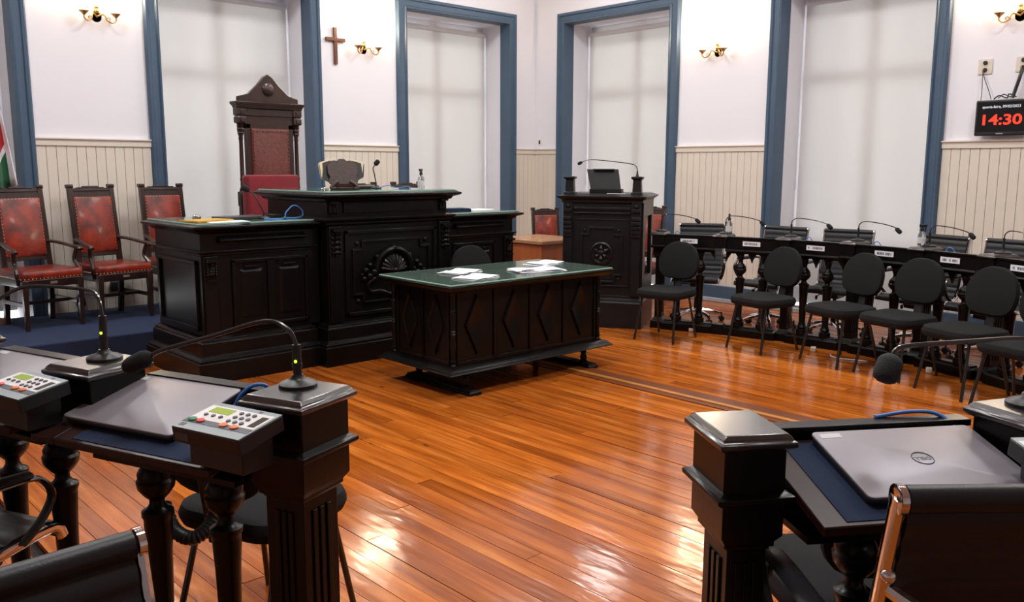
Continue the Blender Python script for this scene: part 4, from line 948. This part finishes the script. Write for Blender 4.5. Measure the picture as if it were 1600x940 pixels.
def mic(base, pts, head_len, head_r, label, led=True, r=.0055, hmat='mesh_black', group='gooseneck microphones', base_r=.048, thick=.011, upr=.12):
    b = Vector(base); t = thing('gooseneck_microphone', label, 'microphone', b, 0, group)
    obj('base', MB().lathe([(base_r, 0), (base_r, .008), (base_r * .8, .014), (base_r * .5, .018), (thick * 1.6, .022), (thick * 1.3, .03), (0, .03)], 20), M['plastic'], t)
    P = [Vector(p) - b for p in pts]
    st = obj('upright', MB().cyl((0, 0, .02), P[0], thick, 12).cyl(P[0] * .45, P[0] * .55, thick * 1.15, 12), M['plastic'], t)
    if led: obj('led', MB().ball((P[0].x * .6 - thick * .8, P[0].y * .6 - thick * .75, P[0].z * .62), .004, 8), M['led'], st)
    cv = curve(P, 8); obj('gooseneck', MB().tube(cv, r, 8), M['tube_black'], t)
    e = (cv[-1] - cv[-3]).normalized(); q = e.to_track_quat('Z', 'Y').to_matrix().to_4x4()
    obj('windscreen', MB().lathe([(head_r * .45, -.004), (head_r * .8, head_len * .06), (head_r, head_len * .2), (head_r, head_len * .7), (head_r * .85, head_len * .88), (head_r * .5, head_len * .97), (0, head_len)], 16, Matrix.Translation(cv[-1]) @ q), M[hmat], t)
    return t
mic((1.035, 1.888, ZP), [(1.035, 1.890, 1.165), (1.024, 1.910, 1.203), (.985, 1.955, 1.222), (.883, 2.037, 1.185), (.795, 2.105, 1.155), (.765, 2.130, 1.138)], .075, .022, 'gooseneck microphone on left end post, foam head over laptop')
mic((.782, 2.528, ZP), [(.785, 2.531, 1.185), (.783, 2.555, 1.235), (.765, 2.61, 1.253), (.642, 2.682, 1.266), (.569, 2.689, 1.238), (.52, 2.69, 1.20)], .07, .022, 'gooseneck microphone on pedestal between the left laptops')
mic((2.19, .59, ZP), [(2.19, .59, 1.17), (2.205, .60, 1.20), (2.18, .617, 1.215), (2.03, .690, 1.217), (1.90, .752, 1.217), (1.868, .767, 1.210), (1.858, .770, 1.196)], .062, .0275, 'gooseneck microphone with round grey foam head above right laptop', hmat='foam')
for i, (x, y, a) in enumerate(ped_pos[:6]):
    ca, sa = math.cos(math.radians(a)), math.sin(math.radians(a)); td = (sa, -ca)     # along the row, towards the right of the photo
    P = lambda u, v, z: (x + td[0] * u + ca * v, y + td[1] * u + sa * v, z)
    mic(P(0, .02, .975), [P(0, .02, 1.09), P(.01, .02, 1.125), P(.06, .02, 1.148), P(.20, .02, 1.138), P(.31, .02, 1.115), P(.335, .02, 1.102)], .06, .019,
        ['gooseneck microphone nearest the lectern on far desks', 'gooseneck microphone beside the clear bottle on far desks', 'gooseneck microphone third from the lectern on far desks', 'gooseneck microphone fourth from lectern, before the white blind', 'gooseneck microphone beside trigger spray bottle on far desks', 'gooseneck microphone at the right edge on far desks'][i], led=False, r=.0045, thick=.009, base_r=.06)

# small clutter on the far pedestals
def spray_bottle(loc, label, rz=0, h=1.0, trigger=True):
    t = thing('spray_bottle', label, 'bottle', loc, rz, 'clear sanitizer bottles')
    obj('bottle_body', MB().lathe([(.0, 0), (.030, .002), (.032, .01), (.032, .085 * h), (.028, .10 * h), (.014, .118 * h), (.012, .13 * h), (0, .13 * h)], 18), M['glass'], t)
    obj('bottle_label', MB().lathe([(.0326, .025), (.0326, .07 * h)], 18), M['label_w'], t)
    obj('collar', MB().lathe([(.015, .125 * h), (.015, .145 * h), (.010, .15 * h), (.010, .165 * h), (0, .165 * h)], 12), M['plastic'], t)
    if trigger: obj('trigger_head', MB().box(-.035, .022, -.010, .010, .158 * h, .180 * h).tube([(-.02, 0, .16 * h), (-.03, 0, .14 * h), (-.022, 0, .12 * h)], .005, 6), M['plastic'], t, bevel=.003)
    else: obj('pump_head', MB().lathe([(.010, .16 * h), (.010, .185 * h), (0, .187 * h)], 10), M['plastic'], t)
def pp(i, u, v):
    x, y, a = ped_pos[i]; ca, sa = math.cos(math.radians(a)), math.sin(math.radians(a)); return (x + sa * u + ca * v, y - ca * u + sa * v, .975)
spray_bottle(pp(1, .045, -.02), 'clear pump bottle on far pedestal, before the cream boards', trigger=False, h=1.05)
spray_bottle(pp(4, -.045, -.02), 'clear trigger spray bottle on far pedestal beside the white blind', 2.2, 1.0)
for i, lab in ((0, 'blue cable loop beside the lectern end of far desks'), (2, 'blue cable coil by third far microphone'), (3, 'blue cable on far desk before the white blind'), (4, 'blue cable beside trigger spray bottle on far desk')):
    b = Vector(pp(i, .13, .06)); b.z = .93
    tag(obj('blue_cable', MB().tube(curve([b + Vector((.0, .02, -.03)), b + Vector((.01, .0, .035)), b + Vector((-.01, -.04, .045)), b + Vector((.0, -.07, .0)), b + Vector((.02, -.05, -.02)), b + Vector((0, .0, .02))], 6), .004, 6), M['blue_cable']), lab, 'cable', 'blue network cables')
tag(obj('floor_cable', MB().tube(curve([(7.02, 3.44, .006), (6.95, 3.40, .006), (6.92, 3.30, .006), (6.97, 3.18, .006), (6.99, 3.10, .006)], 6), .005, 6), M['white_pl']), 'white cable curling on floor under the far desks', 'cable')
for x, y, lab in ((7.03, 4.9, 'small white box on floor under first far desk'), (7.05, 3.62, 'small white box on floor under third far desk'), (6.98, 2.6, 'small white box on floor under fifth far desk')):
    tag(obj('cable_box', MB().ring(-.03, .03, -.02, .02, [(0, 0), (.003, .01), (.003, .03), (0, .04)], TR(x, y, 0, rz=.4)), M['cream_pl'], bevel=.004), lab, 'box', 'small cable boxes')

# blue cables on the near desks
tag(obj('blue_cable', MB().tube(curve([(.935, 2.045, .985), (.95, 2.035, 1.02), (.975, 2.02, 1.045), (1.0, 2.0, 1.048), (1.03, 2.03, 1.02)], 6), .005, 8), M['blue_cable']), 'blue cable arching behind left keypad at the end post', 'cable', 'blue network cables')
bc = thing('blue_cable', 'blue cable with yellow plug along edge of right foreground desk', 'cable', (2.1, .76, 1.0), 0, 'blue network cables')
obj('jacket', MB().tube(curve([(-.10, .10, .012), (-.02, .05, .02), (.02, .0, .016), (.02, -.055, -.02), (.025, -.09, -.05), (.02, -.13, -.06)], 7), .005, 8), M['blue_cable'], bc)
obj('plug', MB().ball((.022, -.068, -.03), .010, 8, (1.3, .8, .8)).ball((.03, -.08, -.042), .008, 8), M['yellow'], bc)
t = thing('drinking_glass', 'clear drinking glass on pedestal at right edge', 'glass', (2.215, .535, ZP))
obj('tumbler', MB().lathe([(.0, .0), (.028, .0), (.032, .10), (.030, .10), (.026, .006), (0, .006)], 20), M['glass'], t)
mb = MB(); pts = curve([(.985, 2.70, .52), (.975, 2.60, .47), (1.0, 2.52, .46), (1.06, 2.53, .48), (1.12, 2.60, .52)], 12)
mb.tube(pts, [.024 if i % 2 else .019 for i in range(len(pts))], 10)
tag(obj('cable_conduit', mb, M['plastic']), 'black corrugated cable conduit looping under left foreground desk', 'conduit')

# ---------------------------------------------------------------- things on the rostrum and wings
ZR, ZW = 1.4132, 1.1922
BK = thing('book_stand', 'carved wooden stand with large open book, seen from behind', 'book stand', (4.02, 6.42, ZR), facing(.35, 1))
# its back faces the room (local +Y)
pts = [(-.105, .045), (-.115, .07), (-.10, .10), (-.115, .13), (-.115, .195), (-.085, .215), (-.07, .235), (-.035, .232), (-.02, .247), (.02, .247), (.035, .232), (.07, .235), (.085, .215), (.115, .195), (.115, .13), (.10, .10), (.115, .07), (.105, .045)]
obj('carved_back', MB(TR(0, .02, .0, rx=math.radians(-18 + 36)) @ Matrix.Diagonal((1.12, 1, 1.1, 1))).prism(pts, -.010, .010, TR(rx=PI / 2)), M['bible_wood'], BK, bevel=.003)
for s in (-1, 1): obj('scroll_foot', MB().tube(curve([(s * .05, .02, .07), (s * .09, .03, .045), (s * .115, .04, .015), (s * .08, .045, .008)], 5), .016, 8), M['bible_wood'], BK)
obj('foot_bar', MB().box(-.10, .10, -.05, .05, .0, .02).box(-.09, .09, -.01, .03, .02, .055), M['bible_wood'], BK, bevel=.004)
bo = obj('open_book_cover', MB(TR(0, -.012, .06, rx=math.radians(18))).loft([[(x, y + .028 * abs(x) / .2, z) for x, y, z in ((-.185, -.028, .0 + .05), (-.1, -.018, 0), (0, -.012, -.0), (.1, -.018, 0), (.185, -.028, .05), (.185, -.034, .05), (.1, -.024, 0), (0, -.018, 0), (-.1, -.024, 0), (-.185, -.034, .05))], [(x, y + .028 * abs(x) / .2, z) for x, y, z in ((-.20, -.03, .165), (-.1, -.018, .195), (0, -.012, .19), (.1, -.018, .195), (.19, -.03, .165), (.19, -.036, .165), (.1, -.024, .195), (0, -.018, .19), (-.1, -.024, .195), (-.20, -.036, .165))]]), M['bookcover'], BK)
obj('book_pages', MB(TR(0, -.03, .06, rx=math.radians(18))).loft([[(x, y + .028 * abs(x) / .2, z) for x, y, z in ((-.17, -.01, .04), (-.1, -.008, .005), (0, -.004, .005), (.1, -.008, .005), (.18, -.01, .04), (.18, -.05, .04), (.1, -.045, .005), (0, -.02, .005), (-.1, -.045, .005), (-.17, -.05, .04))], [(x, y + .028 * abs(x) / .2, z) for x, y, z in ((-.195, -.01, .172), (-.1, -.008, .206), (0, -.004, .196), (.1, -.008, .206), (.19, -.01, .172), (.195, -.05, .172), (.1, -.045, .208), (0, -.02, .196), (-.1, -.045, .208), (-.195, -.05, .172))]]), M['pages'], bo)
mic((4.42, 6.52, ZR), [(4.42, 6.52, ZR + .05), (4.40, 6.51, ZR + .12), (4.385, 6.51, ZR + .18), (4.40, 6.50, ZR + .21)], .055, .022, 'upright gooseneck microphone on rostrum beside open book', led=False, thick=.007, r=.005)
tag(obj('mic_console', MB().ring(4.27, 4.50, 6.58, 6.70, [(0, ZR), (.0, ZR + .02), (-.01, ZR + .03)]), M['plastic'], bevel=.004), 'low black console on rostrum behind the upright microphone', 'console')
spray_bottle((4.745, 6.28, ZR), 'clear trigger spray bottle on green glass top of rostrum', .6, .98)
tag(obj('watch_tray', MB().lathe([(.03, 0), (.034, .01), (.028, .018), (.02, .012), (0, .012)], 16, TR(3.80, 6.36, ZR)), M['chrome']), 'small shiny round dish at left of open book', 'dish')
tag(obj('blue_cable', MB().tube(curve([(4.40, 6.45, ZR + .006), (4.48, 6.42, ZR + .03), (4.56, 6.40, ZR + .008), (4.64, 6.36, ZR + .02), (4.72, 6.40, ZR + .006)], 6), .004, 6), M['blue_cable']), 'blue cable on rostrum between microphone and spray bottle', 'cable', 'blue network cables')
# left wing
tag(obj('folder', MB().box(-.17, .17, -.115, .115, 0, .008).box(-.16, .16, -.11, .11, .008, .014), M['folder'], loc=(2.77, 6.36, ZW), rot=(0, 0, .25), bevel=.002), 'mustard yellow folder on left end of rostrum wing', 'folder')
tag(obj('loose_paper', MB().box(-.15, .15, -.10, .10, 0, .003), M['paper'], loc=(2.86, 6.22, ZW), rot=(0, 0, -.1)), 'pale paper sheet in front of mustard folder on wing', 'paper')
t = thing('wing_laptop', 'closed dark laptop lying on left wing of rostrum', 'laptop', (3.10, 6.50, ZW), .1)
obj('base', MB().pad(.36, .24, .014, .012, .004, 4), M['laptop_dark'], t); obj('lid', MB().pad(.36, .24, .008, .012, .003, 4, TR(0, 0, .014)), M['laptop_dark'], t)
mic((3.26, 6.40, ZW), [(3.26, 6.40, ZW + .05), (3.225, 6.405, ZW + .12), (3.185, 6.41, ZW + .195), (3.15, 6.42, ZW + .225)], .065, .024, 'gooseneck microphone on left wing of rostrum before red cushion', led=False, thick=.008, r=.005, base_r=.05)
tag(obj('paperweight', MB().lathe([(.03, 0), (.034, .012), (.028, .03), (.014, .038), (0, .04)], 14, TR(2.80, 6.62, ZW)), M['chrome']), 'small round shiny paperweight behind the mustard folder', 'paperweight')
tag(obj('blue_cable', MB().tube(curve([(3.20, 6.28, ZW + .005), (3.36, 6.27, ZW + .005), (3.39, 6.28, ZW + .05), (3.46, 6.28, ZW + .105), (3.53, 6.28, ZW + .07), (3.53, 6.27, ZW + .02), (3.46, 6.26, ZW + .006), (3.40, 6.30, ZW + .005)], 7), .005, 8), M['blue_cable']), 'blue cable looping up beside rostrum on left wing', 'cable', 'blue network cables')
tag(obj('pen_box', MB().box(-.06, .06, -.03, .03, 0, .025), M['plastic'], loc=(3.40, 6.50, ZW), rot=(0, 0, .3), bevel=.003), 'small black box near blue cable on left wing', 'box')
# right wing
tag(obj('blue_book', MB().box(-.13, .13, -.09, .09, 0, .022).box(-.12, .12, -.085, .085, .022, .028), M['felt'], loc=(5.20, 6.36, ZW), rot=(0, 0, -.15), bevel=.002), 'dark blue book on right wing of rostrum', 'book')
tag(obj('loose_paper', MB().box(-.15, .15, -.105, .105, 0, .006), M['paper'], loc=(5.52, 6.42, ZW), rot=(0, 0, .12)), 'white paper on right wing of rostrum near its end', 'paper')

# microphone on the lectern corner post
b = W_L @ Vector((.335, -.315, 1.52)); q = lambda x, y, z: tuple(W_L @ Vector((x, y, z)))
mic(tuple(b), [q(.335, -.315, 1.575), q(.32, -.31, 1.62), q(.25, -.25, 1.645), q(.0, -.2, 1.675), q(-.18, -.17, 1.685), q(-.26, -.16, 1.66)], .05, .016, 'gooseneck microphone on lectern post arching over the reading stand', led=False, r=.0045, thick=.008, base_r=.016)
